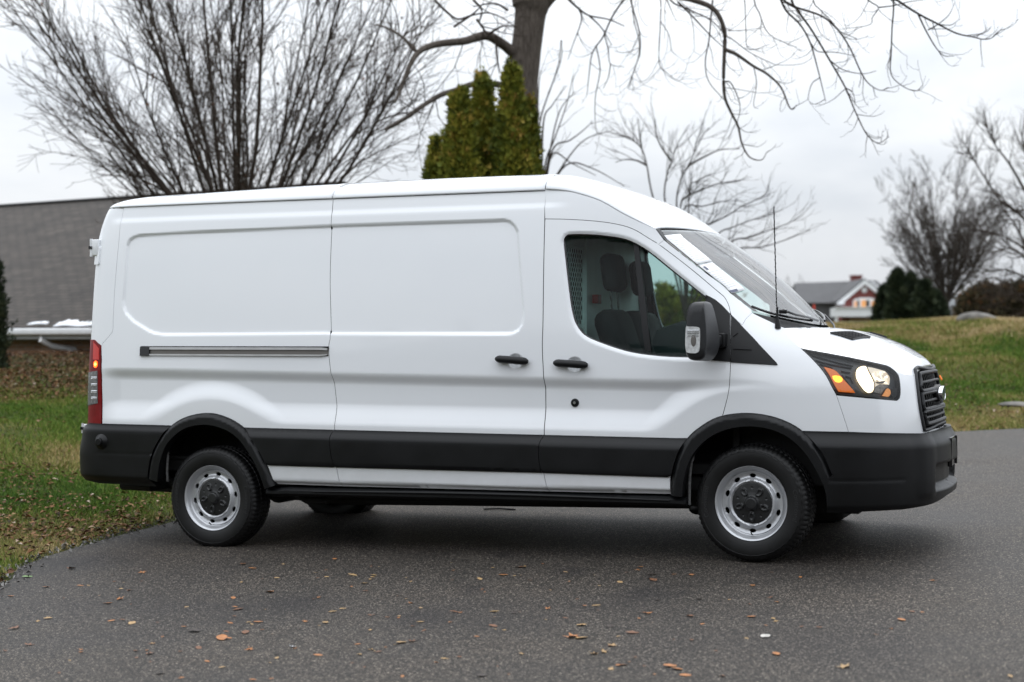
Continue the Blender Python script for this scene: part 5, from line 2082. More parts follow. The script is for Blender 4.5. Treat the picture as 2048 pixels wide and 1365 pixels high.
# ================================================================ trees
def bark_mat(name, a, b, sc=8):
    m, nt, p = new_mat(name)
    L = nt.links.new
    tc = N(nt, 'ShaderNodeTexCoord'); mp = N(nt, 'ShaderNodeMapping'); mp.inputs['Scale'].default_value = (4, 4, .8)
    L(tc.outputs['Object'], mp.inputs['Vector'])
    n = N(nt, 'ShaderNodeTexNoise', i_Scale=float(sc), i_Detail=8.0, i_Roughness=.7); L(mp.outputs[0], n.inputs['Vector'])
    r = ramp(nt, [(.3, a), (.7, b)], n.outputs['Fac'])
    L(r.outputs[0], p.inputs['Base Color']); p.inputs['Roughness'].default_value = .9; p.inputs['Specular IOR Level'].default_value = .2
    bb = N(nt, 'ShaderNodeBump', i_Strength=.9, i_Distance=.04); L(n.outputs['Fac'], bb.inputs['Height']); L(bb.outputs[0], p.inputs['Normal'])
    return m


M['bark_dark'] = bark_mat('dark_bark', (.022, .016, .012), (.075, .056, .044))
M['bark_grey'] = bark_mat('grey_bark', (.045, .036, .030), (.16, .135, .115))
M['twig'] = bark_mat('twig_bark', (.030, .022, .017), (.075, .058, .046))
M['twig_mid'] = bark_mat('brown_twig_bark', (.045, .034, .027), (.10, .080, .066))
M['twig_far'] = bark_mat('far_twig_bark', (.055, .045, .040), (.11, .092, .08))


def unit(v):
    return v / (np.linalg.norm(v) + 1e-12)


def perp(d, r):
    a = rng.normal(size=3); a -= d * (a @ d)
    return unit(a)


def grow(p, d, length, n, wander, lift=0.0, droop=0.0):
    pts = [np.array(p, float)]
    d = unit(np.array(d, float)); st = length / n
    for i in range(n):
        d = unit(d + rng.normal(0, wander, 3) + np.array([0, 0, lift - droop * (i / n)]))
        pts.append(pts[-1] + d * st)
    return np.array(pts)


def along(P, t):
    k = t * (len(P) - 1); i = min(int(k), len(P) - 2); f = k - i
    return P[i] * (1 - f) + P[i + 1] * f, unit(P[i + 1] - P[i])


def sprout(T, P, r0, level, spec, rmin=.0022):
    """children along the branch P"""
    if level >= len(spec):
        return
    s = spec[level]
    L = np.linalg.norm(np.diff(P, axis=0), axis=1).sum()
    m = max(1, int(s['n'] * L)) if s.get('per_m', True) else s['n']
    for _ in range(m):
        t = s.get('t0', .2) + (1 - s.get('t0', .2)) * rng.random() ** s.get('pw', .9)
        q, d = along(P, min(t, .999))
        ang = R(rng.uniform(*s['ang']))
        dd = unit(d * math.cos(ang) + perp(d, 0) * math.sin(ang))
        if s.get('flat'):
            dd = unit(dd * np.array([1, s['flat'], 1]))
        ln = rng.uniform(*s['len']) * (1 - .45 * t)
        r = max(rmin, min(r0 * (1 - .6 * t) * .6, s['r']))
        C = grow(q, dd, ln, s.get('seg', 4), s.get('wander', .12), s.get('lift', .05), s.get('droop', 0))
        rr = np.linspace(r, max(rmin * .8, r * .45), len(C))
        T.add(C, rr, 4 if r > .01 else 3)
        sprout(T, C, r, level + 1, spec, rmin)


def fan_tree(name, label, base, h, nst, spread, r_st, spec, mat_t, mat_c, group=None, fork=.18, rmin=.0025, leaves=0, tilt=(0, 0), rimcut=.22):
    root = thing(name, label, 'tree', tuple(base), 0, group)
    tr = Tubes(); cr = Tubes()
    b = np.zeros(3)
    top = np.array([0, 0, h * fork])
    tr.add(np.array([b - [0, 0, .3], b + [0, 0, .05], top * .5, top, top * 1.12]), [r_st * 4.4, r_st * 3.9, r_st * 3.2, r_st * 3.0, r_st * 2.0], 12)
    lv = []
    for i in range(nst):
        k = (i + .5) / nst
        a = R(spread) * math.sqrt(k) * rng.uniform(.9, 1.08)
        az = i * 2.39996 + rng.uniform(-.3, .3)
        d = np.array([math.sin(a) * math.cos(az) + tilt[0], math.sin(a) * math.sin(az), math.cos(a)])
        ln = h * (1 - fork) * rng.uniform(.86, 1.06) * (1.0 - rimcut * k)
        p0 = top * rng.uniform(.72, 1.05)
        P = grow(p0, unit(d + [0, 0, .10]), ln, 12, .035, .055 * k)
        P = np.array([p0 + (q - p0) for q in P])
        rr = r_st * rng.uniform(.6, 1.25) * np.linspace(1, .16, len(P))
        tr.add(P, rr, 6)
        sprout(cr, P, rr[0], 0, spec, rmin)
        if leaves:
            for _ in range(leaves):
                q, _d = along(P, rng.uniform(.25, .95)); lv.append(q + rng.normal(0, .22, 3))
    tr.build('trunk', mat_t, root)
    cr.build('crown', mat_c, root)
    if lv:
        lv = np.array(lv)
        V = leaf_quads(lv[:, 0], lv[:, 1], lv[:, 2], .035 + .04 * rng.random(len(lv)), np.full(len(lv), .4), 1.0)
        tri_soup('clinging_leaves', V, M['litter'], root, 3, attr=np.repeat(rng.uniform(.05, .45, len(lv)), 6))
    return root


def ground_pt(px, D):
    x = (px - CX) / FPX * D
    return (x, D, float(terrain(np.array([x]), np.array([D]))[0]))


# the big vase-shaped bare tree behind the van
spec_v = [dict(n=3.2, len=(.9, 2.3), ang=(12, 32), r=.011, t0=.10, pw=.85, seg=7, wander=.07, lift=.01),
          dict(n=4.4, len=(.4, 1.1), ang=(14, 40), r=.0060, t0=.14, seg=5, wander=.09, lift=.02),
          dict(n=5.0, len=(.15, .55), ang=(20, 50), r=.0040, t0=.12, seg=3, wander=.12, lift=.02)]
fan_tree('bare_tree', 'large many-stemmed bare tree fanning out above the rear of the van', ground_pt(476, 25), 9.4, 34, 60, .036, spec_v, M['bark_dark'], M['twig_mid'], None, .15, .0038, 7, (0, 0), .43)
# lower side limbs of a second, smaller one in front of the shingle roof
spec_s = [dict(n=3.5, len=(.4, 1.1), ang=(20, 40), r=.009, t0=.2, seg=5, wander=.10, lift=.04),
          dict(n=6, len=(.15, .5), ang=(20, 45), r=.004, t0=.2, seg=3, wander=.12, lift=.04)]


class PxTree:
    """a tree whose main limbs follow surveyed lines at a given distance"""
    def __init__(self, name, label, base_px, D, group=None):
        self.D = D
        self.base = np.array(ground_pt(base_px, D))
        self.root = thing(name, label, 'tree', tuple(self.base), 0, group)
        self.tr, self.cr = Tubes(), Tubes()

    def pts(self, px, dd=None, n=6):
        m = len(px)
        dd = dd or [0] * m
        P = np.array([np.array(at(a, b, self.D + e)) - self.base for (a, b), e in zip(px, dd)])
        return catmull(P, n)

    def limb(self, px, r0, r1, k=7, dd=None, spec=None, rmin=.0022, thick=True, jit=.0, mat='bark_grey'):
        P = self.pts(px, dd)
        if jit:
            P = P + rng.normal(0, jit, P.shape)
        rr = np.linspace(r0, r1, len(P))
        if thick and self.tr.V:
            t_ = Tubes(); t_.add(P, rr, k); t_.build('limb', M[mat], self.root)
        else:
            (self.tr if thick else self.cr).add(P, rr, k)
        if spec:
            sprout(self.cr, P, r0, 0, spec, rmin)
        return P

    def done(self, mt, mc):
        self.tr.build('trunk', mt, self.root)
        if self.cr.V:
            self.cr.build('crown', mc, self.root)
        return self.root


def zc(ox, oy, k, pts):
    return [(ox + a / k, oy + b / k) for a, b in pts]


# the old tree with the thick trunk and drooping branches
T1 = PxTree('old_tree', 'old bare tree with thick grey trunk and long drooping branches over the van', 1040, 22)
trunk = zc(700, 0, 2.844, [(900, 1900), (930, 1200), (958, 700), (968, 520), (985, 400), (1002, 280), (1015, 180), (1025, 90), (1030, 20), (1000, -80), (960, -220)])
P = T1.pts(trunk)
wd = np.interp(np.linspace(0, 1, len(P)), [0, .2, .35, .5, .62, .72, .8, .9, 1], [.34, .29, .235, .215, .215, .225, .27, .24, .20])
T1.tr.add(P, wd * 1.0, 16)
P = T1.pts(zc(700, 0, 2.844, [(1020, 130), (1035, 90), (1090, 10), (1170, -70), (1300, -160)]))
_t = Tubes(); _t.add(P, np.linspace(.17, .12, len(P)), 12); _t.build('limb', M['bark_grey'], T1.root)
tw_hook = [dict(n=1.6, len=(.5, 1.3), ang=(25, 70), r=.008, t0=.1, seg=8, wander=.14, lift=-.10, droop=-.40),
           dict(n=2.0, len=(.2, .5), ang=(30, 70), r=.004, t0=.2, seg=6, wander=.14, lift=-.02, droop=-.35)]
tw_hook2 = [dict(n=4.6, len=(.25, .7), ang=(25, 75), r=.0055, t0=.08, seg=7, wander=.13, lift=-.08, droop=-.42),
            dict(n=2.0, len=(.12, .3), ang=(30, 70), r=.0034, t0=.2, seg=5, wander=.14, lift=0, droop=-.4)]
tw_mess = [dict(n=4.2, len=(.5, 1.5), ang=(25, 75), r=.009, t0=.05, seg=6, wander=.20, lift=.0, droop=.05),
           dict(n=4.5, len=(.25, .75), ang=(25, 65), r=.0055, t0=.1, seg=5, wander=.2, lift=-.02),
           dict(n=3.5, len=(.12, .4), ang=(25, 60), r=.004, t0=.1, seg=3, wander=.2)]
L1 = T1.limb(zc(700, 0, 2.844, [(960, 330), (925, 300), (870, 255), (785, 205), (720, 215), (650, 235), (500, 252), (400, 290), (350, 355), (310, 450), (280, 530), (255, 585)]), .085, .016, 9, [0, -.1, -.2, -.5, -.6, -.8, -1, -1.2, -1.4, -1.5, -1.6, -1.7])
sprout(T1.cr, L1[len(L1) // 3:], .035, 0, tw_mess)
L2 = T1.limb(zc(700, 0, 2.844, [(960, 500), (870, 485), (780, 478), (700, 480), (600, 515), (520, 540), (450, 580), (390, 620), (330, 665), (285, 690), (200, 740)]), .05, .022, 8, [0, -.1, -.3, -.5, -.7, -.9, -1, -1.2, -1.3, -1.4, -1.5])
sprout(T1.cr, L2[len(L2) // 3:], .025, 0, tw_mess)
T1.limb(zc(700, 0, 2.844, [(372, 290), (330, 245), (300, 215), (235, 172), (150, 140)]), .03, .012, 6, [-1.2] * 5, tw_mess)
for pts in ([(480, 0), (540, 60), (610, 110), (690, 90), (780, 75), (860, 100), (950, 160)], [(590, 155), (700, 80), (760, 20)], [(790, 195), (870, 150), (950, 155)], [(720, 110), (770, 180), (790, 205)],
            [(830, 205), (835, 320), (850, 420)], [(700, 0), (750, 60), (740, 140), (830, 170)], [(900, 60), (820, 20), (700, 40)]):
    T1.limb(zc(700, 0, 2.844, pts), .020, .007, 5, [-.8] * len(pts), tw_mess, thick=False)
OVER = [(1050, -60), (1120, -130), (1230, -190), (1400, -235), (1560, -250), (1700, -240), (1850, -200), (1960, -150)]
_po = T1.limb(OVER, .13, .02, 9, [0, -.4, -.9, -2.4, -3.4, -4.2, -5.2, -5.4], tw_hook)


def hung(pts):
    """a branch that enters from above the picture is joined to the limb overhead"""
    if pts[0][1] < -2:
        x = pts[0][0] - 45
        y = float(np.interp(x, [p[0] for p in OVER], [p[1] for p in OVER]))
        return [(x, y), ((x + 2 * pts[0][0]) / 3 - 4, (y + pts[0][1]) / 2 - 10)] + list(pts)
    return list(pts)


# drooping branches to the right, from limbs above the picture, coming towards the road
for pts, r0, r1, e in (
        ([(1150, -90), (1210, -40), (1250, 5), (1300, 50), (1360, 90), (1470, 112), (1560, 150)], .030, .007, -1.0),
        ([(1360, 90), (1430, 160), (1490, 260)], .014, .005, -1.2), ([(1640, -60), (1560, 0), (1490, 100), (1440, 210), (1380, 300), (1360, 420), (1350, 525)], .020, .005, -1.2),
        ([(1310, 60), (1315, 125), (1270, 250), (1240, 340)], .012, .004, -1.0), ([(1445, 190), (1468, 280), (1482, 365), (1560, 382)], .010, .004, -1.2),
        ([(1482, 365), (1470, 440), (1440, 505)], .008, .004, -1.2), ([(1400, 260), (1422, 400), (1395, 560), (1400, 740), (1440, 770)], .009, .003, -1.2),
        ([(1200, 230), (1190, 340), (1150, 480)], .007, .003, -1.0), ([(1590, -20), (1640, 160), (1650, 290), (1610, 420), (1590, 500)], .014, .004, -1.8)):
    q = hung(zc(700, 0, 2.844, pts))
    T1.limb(q, r0, r1, 5, [e] * len(q), tw_hook2, thick=False)
for pts, r0, r1, e in (
        ([(150, -90), (260, -20), (340, 0), (440, 38), (490, 100), (512, 180), (511, 260), (506, 400), (512, 500), (545, 580), (580, 650), (600, 740), (640, 808), (700, 822), (728, 782)], .055, .005, -3.0),
        ([(512, 256), (560, 275), (600, 300), (660, 342), (730, 382), (800, 450), (840, 545), (862, 562), (882, 538)], .032, .005, -3.2),
        ([(220, -20), (330, 50), (440, 105), (505, 170)], .018, .008, -2.8), ([(270, 10), (350, 90), (430, 175), (500, 240)], .016, .006, -3.0),
        ([(450, 0), (440, 100), (432, 200), (412, 320), (430, 420), (510, 515)], .014, .006, -3.0), ([(505, 420), (545, 430), (590, 540), (575, 640)], .012, .005, -3.1),
        ([(780, -60), (800, 0), (830, 60), (900, 130), (950, 220), (985, 340), (1010, 440), (1030, 522)], .026, .005, -4.0),
        ([(850, -20), (890, 60), (960, 160), (1050, 310), (1130, 450), (1180, 570), (1240, 690), (1300, 735), (1355, 703)], .022, .005, -4.2),
        ([(800, -40), (860, 30), (1000, 80), (1080, 140), (1150, 240), (1210, 370), (1250, 430), (1310, 465), (1350, 450)], .022, .005, -4.2),
        ([(960, -20), (1000, 50), (1060, 110), (1100, 160), (1190, 200)], .012, .005, -4.0), ([(950, 220), (990, 265), (1080, 270), (1190, 290)], .010, .004, -4.2),
        ([(1130, 450), (1170, 480), (1180, 540)], .008, .004, -4.2), ([(1050, 310), (1120, 360), (1220, 380), (1290, 365)], .009, .004, -4.2), ([(1000, 400), (960, 430), (940, 500), (950, 528)], .008, .003, -4.0),
        ([(1340, -40), (1400, 5), (1500, 70), (1600, 122), (1700, 172), (1790, 192), (1840, 203), (1885, 194), (1938, 143)], .022, .004, -5.2),
        ([(1505, 78), (1550, 170), (1600, 252), (1640, 288), (1690, 288)], .012, .004, -5.2), ([(1555, 155), (1600, 130), (1660, 80), (1695, 10)], .010, .003, -5.3), ([(1600, 125), (1670, 130), (1720, 98)], .008, .003, -5.2),
        ([(1376, -20), (1370, 150), (1366, 270), (1365, 380), (1420, 440), (1490, 468), (1530, 436)], .014, .004, -5.0),
        ([(1240, -30), (1260, 10), (1300, 40), (1270, 90), (1250, 130), (1100, 152)], .014, .004, -4.5), ([(1300, 40), (1380, 30), (1460, 10), (1600, -10)], .010, .004, -5.0),
        ([(660, -10), (690, 70), (720, 150), (760, 192), (830, 225), (885, 245)], .013, .004, -3.5), ([(612, -10), (620, 150), (635, 255), (745, 228)], .011, .004, -3.4),
        ([(30, -20), (45, 100), (75, 250), (40, 380), (15, 450), (40, 462)], .012, .004, -1.8), ([(180, -20), (182, 110), (175, 320), (215, 375), (265, 415), (300, 405)], .012, .004, -2.0),
        ([(182, 110), (225, 180), (240, 260), (272, 292)], .008, .003, -2.0), ([(330, 60), (350, 140), (357, 260)], .008, .003, -2.4), ([(215, 0), (240, 60), (262, 110)], .010, .003, -2.2),
        ([(512, 180), (560, 210), (640, 270), (740, 320), (790, 335), (900, 330), (960, 300)], .009, .003, -3.2), ([(660, 342), (675, 430), (660, 540), (685, 560)], .008, .003, -3.2), ([(530, 160), (620, 155), (720, 140)], .007, .003, -3.3),
        ([(505, 450), (580, 460), (690, 478), (780, 470)], .006, .003, -3.1)):
    q = hung(zc(1250, 0, 2.566, pts))
    T1.limb(q, r0 * .85, r1 * .8, 5, [e] * len(q), tw_hook2, thick=r0 > .03)
T1.done(M['bark_grey'], M['twig'])

# suckers rising beside the conifers
T2 = PxTree('sapling', 'thin many-stemmed bare sapling beside the conifer columns', 1090, 24)
sp2 = [dict(n=1.6, len=(.3, .8), ang=(20, 50), r=.006, t0=.15, seg=5, wander=.10, lift=.04), dict(n=2, len=(.12, .3), ang=(20, 50), r=.0035, t0=.2, seg=3, wander=.1)]
for pts in ([(1060, 1300), (1065, 1000), (1080, 700), (1150, 480), (1200, 340), (1205, 230)], [(1080, 1300), (1110, 940), (1160, 800), (1230, 600), (1270, 430)], [(1080, 1200), (1130, 900), (1190, 640), (1280, 520)],
            [(1090, 1200), (1150, 860), (1250, 800), (1330, 740), (1380, 690)], [(1100, 1150), (1150, 880), (1260, 930), (1400, 1000)], [(1090, 1100), (1100, 700), (1150, 600), (1230, 490)], [(1060, 1200), (1070, 560), (1085, 400)],
            [(1090, 1150), (1200, 960), (1330, 800), (1500, 740)], [(1090, 1150), (1230, 940), (1380, 960), (1560, 1060)]):
    T2.limb(zc(700, 0, 2.844, pts), .018, .005, 5, None, sp2, mat='twig')
T2.done(M['twig'], M['twig'])

# small bare tree behind the cab
T3 = PxTree('bare_tree', 'small spreading bare tree behind the cab roof', 1385, 27)
sp3 = [dict(n=4.4, len=(.4, 1.1), ang=(20, 50), r=.0075, t0=.12, seg=6, wander=.12, lift=.06), dict(n=4.5, len=(.2, .6), ang=(20, 50), r=.0045, t0=.15, seg=4, wander=.12, lift=.05),
       dict(n=4, len=(.1, .25), ang=(20, 45), r=.003, t0=.2, seg=3, wander=.1, lift=.04)]
fork = (1372, 640)
T3.limb([(1380, 800), (1376, 700), fork], .13, .10, 10)
for pts in ([(140, 1000), (112, 850), (85, 765), (30, 715), (-20, 690)], [(112, 850), (60, 825), (0, 820), (-50, 835)], [(85, 765), (75, 690), (65, 610)], [(205, 1040), (215, 900), (240, 830), (270, 740), (330, 640)],
            [(240, 830), (190, 760), (160, 690), (155, 610)], [(265, 1060), (285, 930), (325, 850), (390, 715), (430, 655)], [(325, 850), (420, 800), (490, 770), (590, 765)], [(285, 1060), (340, 1000), (430, 960), (500, 940), (590, 925)],
            [(330, 985), (370, 930), (450, 890)], [(300, 1080), (400, 1060), (500, 1035), (580, 1030)], [(390, 1180), (440, 1150), (530, 1105), (600, 1060), (720, 1000), (740, 940)], [(470, 1215), (560, 1165), (680, 1120), (760, 1095)],
            [(540, 1250), (640, 1220), (720, 1190), (830, 1150), (905, 1110)], [(560, 1290), (700, 1270), (830, 1230), (950, 1180)]):
    full = zc(1250, 0, 2.566, pts)
    if pts[0][1] > 950:
        full = [fork, ((fork[0] + full[0][0]) / 2 + 3, (fork[1] + full[0][1]) / 2)] + full
    T3.limb(full, .021, .006, 6, None, sp3, mat='twig')
T3.done(M['twig'], M['twig'])

# vase-shaped tree on the right bank
spec_r = [dict(n=3.2, len=(.7, 1.9), ang=(14, 32), r=.015, t0=.08, seg=5, wander=.07, lift=.03), dict(n=5.5, len=(.3, .9), ang=(18, 42), r=.0095, t0=.1, seg=3, wander=.1, lift=.03),
          dict(n=5.0, len=(.15, .4), ang=(20, 45), r=.0075, t0=.1, seg=2, wander=.1, lift=.03)]
b = ground_pt(1893, 52)
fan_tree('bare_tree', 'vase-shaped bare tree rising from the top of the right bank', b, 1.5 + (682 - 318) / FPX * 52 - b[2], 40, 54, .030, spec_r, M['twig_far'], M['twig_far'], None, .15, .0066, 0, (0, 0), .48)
# dark branchy tree leaning in from the right edge
T4 = PxTree('bare_tree', 'dark twiggy bare tree reaching in from the right edge', 2105, 37)
sp4 = [dict(n=7.5, len=(.5, 1.4), ang=(20, 55), r=.012, t0=.08, seg=6, wander=.16, lift=.03), dict(n=5.5, len=(.25, .8), ang=(20, 55), r=.008, t0=.1, seg=4, wander=.16, lift=.02),
       dict(n=4.0, len=(.15, .4), ang=(20, 55), r=.006, t0=.1, seg=3, wander=.16)]
P = T4.limb([(2112, 720), (2108, 600), (2106, 470), (2104, 370), (2104, 300)], .20, .03, 10)
sprout(T4.cr, P[len(P) // 4:], .10, 0, [dict(n=5.0, len=(.5, 1.3), ang=(30, 60), r=.022, t0=.05, seg=7, wander=.12, lift=.05)] + sp4[:2])
for pts in ([(2100, 470), (2060, 400), (2020, 330), (1990, 290), (1965, 240)], [(2104, 520), (2050, 440), (2000, 400), (1960, 340), (1925, 285)], [(2106, 560), (2050, 500), (2000, 470), (1950, 460)], [(2106, 590), (2060, 560), (2010, 540), (1965, 545)],
            [(2095, 400), (2060, 330), (2045, 280), (2050, 230)], [(2106, 600), (2050, 590), (2000, 590), (1960, 600)], [(2100, 450), (2070, 420), (2030, 420), (1990, 380)], [(2104, 520), (2060, 500), (2030, 450), (2010, 420)], [(2106, 560), (2070, 540), (2030, 500), (1985, 505)],
            [(2112, 640), (2060, 620), (2020, 570), (1990, 560)]):
    T4.limb(pts, .045, .009, 6, list(np.linspace(0, rng.uniform(-1.5, 1.5), len(pts))), sp4, mat='bark_dark')
T4.done(M['bark_dark'], M['twig'])

# far bare trees beyond the house
for i, (px, h) in enumerate(((1560, 5.2), (1583, 6.4), (1604, 5.6), (1790, 6.6), (1820, 6.0))):
    b = ground_pt(px, 150)
    b = (b[0], b[1], b[2])
    zt_ = 1.5 + (682 - (600 - 7 * h)) / FPX * 150
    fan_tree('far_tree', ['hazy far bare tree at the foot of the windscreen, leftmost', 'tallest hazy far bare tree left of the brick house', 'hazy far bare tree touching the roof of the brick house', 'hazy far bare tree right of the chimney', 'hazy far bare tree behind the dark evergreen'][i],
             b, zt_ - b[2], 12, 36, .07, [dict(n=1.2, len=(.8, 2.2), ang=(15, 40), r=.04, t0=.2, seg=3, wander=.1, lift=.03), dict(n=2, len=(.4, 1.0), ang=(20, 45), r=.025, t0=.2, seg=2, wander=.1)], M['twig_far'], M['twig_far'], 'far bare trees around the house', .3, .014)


# ---------------------------------------------------------------- evergreens
M['thuja'] = attr_mat('conifer_scale_leaf', [(0, (.030, .045, .006)), (.3, (.085, .105, .010)), (.6, (.17, .175, .018)), (.85, (.25, .215, .028)), (1, (.29, .19, .04))], .7)
M['evergreen'] = attr_mat('dark_evergreen_leaf', [(0, (.008, .014, .007)), (.5, (.020, .032, .014)), (1, (.050, .060, .028))], .7)
M['rustleaf'] = attr_mat('rust_shrub_leaf', [(0, (.020, .022, .012)), (.5, (.055, .045, .022)), (.8, (.12, .07, .03)), (1, (.20, .09, .035))], .8)


def sprays(C, nrm, size, tone):
    """leafy sprays: each a small fan of three slim blades pointing up and out"""
    n = len(C)
    up = unit_rows(nrm * .55 + np.array([0, 0, 1.0]) + rng.normal(0, .35, (n, 3)))
    side = unit_rows(np.cross(up, rng.normal(size=(n, 3))))
    out = []
    for k in (-1, 0, 1):
        tip = C + (up + side * .55 * k) * size[:, None]
        sd = np.cross(up, side)
        a = C + (side * .22 + sd * .05 * k) * size[:, None]
        b_ = C - (side * .22 - sd * .05 * k) * size[:, None]
        out.append(np.stack([a, b_, tip], 1))
    V = np.stack(out, 1).reshape(-1, 3)
    return V, np.repeat(tone, 9)


def unit_rows(v):
    return v / (np.linalg.norm(v, axis=1)[:, None] + 1e-12)


def column(name, label, px, top, half_px, D, n, group, cat='tree', mat='thuja', size=(.04, .085), lean=0.0):
    b = np.array(ground_pt(px, D))
    H = 1.5 + (CY - top) / FPX * D - b[2]
    Rm = half_px / FPX * D
    root = thing(name, label, cat, tuple(b), 0, group)
    Tubes_ = Tubes(); Tubes_.add(np.array([[0, 0, -.2], [0, 0, H * .5], [lean * .8, 0, H * .93]]), [.06, .04, .01], 6)
    Tubes_.build('trunk', M['bark_dark'], root)
    # clumps climbing the column, each a ball of sprays
    C = []; NN = []; TN = []
    m = int(n / 36)
    for i in range(m):
        t = rng.random() ** .85
        z = H * (.03 + .95 * t)
        prof = min(1.0, ((1.02 - t) / .62)) ** .72 * (.86 + .14 * min(1, t / .15))
        az = rng.random() * 6.283
        rr = Rm * prof * rng.uniform(.55, 1.0) * (1 + .16 * math.sin(z * 5 + az * 3))
        c = np.array([rr * math.cos(az) + lean * t, rr * math.sin(az), z])
        cs = rng.uniform(.06, .135) * (.55 + .5 * prof)
        q = rng.normal(0, 1, (60, 3)) * np.array([cs * .5, cs * .5, cs * .9])
        C.append(c + q); NN.append(np.repeat([[math.cos(az), math.sin(az), 0.2]], 60, 0))
        tn = np.clip(rng.normal(.47, .22) + .10 * math.sin(3 * z + 2 * az), 0, 1)
        TN.append(np.clip(rng.normal(tn, .10, 60), 0, 1))
    C = np.vstack(C); NN = np.vstack(NN); TN = np.concatenate(TN)
    V, a = sprays(C, NN, rng.uniform(*size, len(C)), TN)
    tri_soup('crown', V, M[mat], root, 3, attr=a)
    return root


cg = 'conifer columns behind the van roof'
column('conifer', 'lowest and leftmost of the olive green conifer columns', 874, 282, 40, 20.3, 9000, cg)
column('conifer', 'broad olive conifer column second from the left of the clump', 920, 182, 58, 19.8, 17000, cg)
column('conifer', 'darker slim conifer column with pointed top set behind its neighbours', 965, 146, 50, 20.6, 15000, cg)
column('conifer', 'tallest conifer column right in front of the grey trunk', 1024, 130, 54, 19.9, 18000, cg)
column('conifer', 'rightmost conifer column with a shorter rounded top', 1056, 200, 36, 20.4, 11000, cg)
column('conifer', 'dark conifer cut off by the left edge in front of the shingle roof', -18, 512, 18, 22.5, 9000, None, mat='evergreen')


def bush(name, label, px, top, half_px, D, n, mat, group, size=(.10, .22), squash=1.0, zlow=.0):
    b = np.array(ground_pt(px, D))
    H = 1.5 + (CY - top) / FPX * D - b[2]
    Rm = half_px / FPX * D
    root = thing(name, label, 'bush', tuple(b), 0, group)
    T_ = Tubes()
    for i in range(9):
        a = i * 2.4; T_.add(grow((0, 0, -.1), (math.cos(a) * .5 * Rm / H, math.sin(a) * .5, 1), H * .85, 5, .08), np.linspace(.03, .008, 6), 5)
    T_.build('stem', M['bark_dark'], root)
    C = []; NN = []; TN = []
    for i in range(n // 50):
        t = rng.random()
        z = H * (zlow + (1 - zlow) * t)
        prof = math.sqrt(max(.02, 1 - (max(0, t - .25) / .78) ** 2))
        az = rng.random() * 6.283
        rr = Rm * prof * rng.uniform(.35, 1.0) * (1 + .22 * math.sin(az * 4 + z * 2))
        c = np.array([rr * math.cos(az), rr * math.sin(az) * squash, z])
        cs = rng.uniform(.15, .34) * min(1.6, Rm)
        C.append(c + rng.normal(0, cs * .6, (50, 3))); NN.append(np.repeat([[math.cos(az), math.sin(az), .3]], 50, 0))
        TN.append(np.clip(rng.normal(np.clip(rng.normal(.5, .2), 0, 1), .12, 50), 0, 1))
    V, a = sprays(np.vstack(C), np.vstack(NN), rng.uniform(*size, len(C) * 50), np.concatenate(TN))
    tri_soup('crown', V, M[mat], root, 3, attr=a)
    return root


eg = 'dark evergreens below the vase-shaped tree'
for px, top, hw, D, lab in ((1772, 578, 17, 51, 'narrow dark evergreen nearest the brick house'), (1795, 548, 20, 50, 'tallest dark evergreen, second from the brick house'), (1822, 556, 22, 51, 'broad dark evergreen in the middle of the row'),
                            (1848, 572, 18, 49.5, 'dark evergreen just left of the vase-shaped trunk'), (1868, 592, 18, 50, 'lowest dark evergreen touching the vase-shaped trunk')):
    column('evergreen_bush', lab, px, top, hw, D, 5200, eg, 'bush', 'evergreen', (.09, .22))
bush('rusty_shrub', 'rust tinged thicket behind the boulder', 1975, 585, 58, 44, 8000, 'rustleaf', 'rusty shrubs on the right bank', (.07, .16))
bush('rusty_shrub', 'brown thicket cut off by the right edge', 2045, 578, 42, 42, 6000, 'rustleaf', 'rusty shrubs on the right bank', (.07, .16))
bush('evergreen_bush', 'green bush seen through the door window of the van', 1340, 585, 40, 30, 3600, 'thuja', None, (.06, .16))
bush('evergreen_bush', 'green bush seen past the door mirror through the cab', 1425, 590, 60, 31, 4600, 'thuja', None, (.06, .16))
# ================================================================ buildings and odds on the bank
def shingle_mat():
    m, nt, p = new_mat('roof_shingles')
    L = nt.links.new
    tc = N(nt, 'ShaderNodeTexCoord')
    br = N(nt, 'ShaderNodeTexBrick', i_Scale=1.0, i_Mortar_Size=.012, i_Brick_Width=.30, i_Row_Height=.135)
    br.inputs['Color1'].default_value = (.043, .037, .032, 1); br.inputs['Color2'].default_value = (.066, .057, .049, 1); br.inputs['Mortar'].default_value = (.014, .013, .013, 1)
    br.offset = .5
    L(tc.outputs['UV'], br.inputs['Vector'])
    n = N(nt, 'ShaderNodeTexNoise', i_Scale=1.3, i_Detail=8.0, i_Roughness=.7); L(tc.outputs['UV'], n.inputs['Vector'])
    r = ramp(nt, [(.3, (.68, .68, .69)), (.7, (1.25, 1.22, 1.18))], n.outputs['Fac'])
    mu = N(nt, 'ShaderNodeMixRGB', blend_type='MULTIPLY'); mu.inputs[0].default_value = 1
    L(br.outputs['Color'], mu.inputs[1]); L(r.outputs[0], mu.inputs[2]); L(mu.outputs[0], p.inputs['Base Color'])
    p.inputs['Roughness'].default_value = .9
    b = N(nt, 'ShaderNodeBump', i_Strength=.6, i_Distance=.02); L(br.outputs['Fac'], b.inputs['Height']); b.invert = True; L(b.outputs[0], p.inputs['Normal'])
    return m


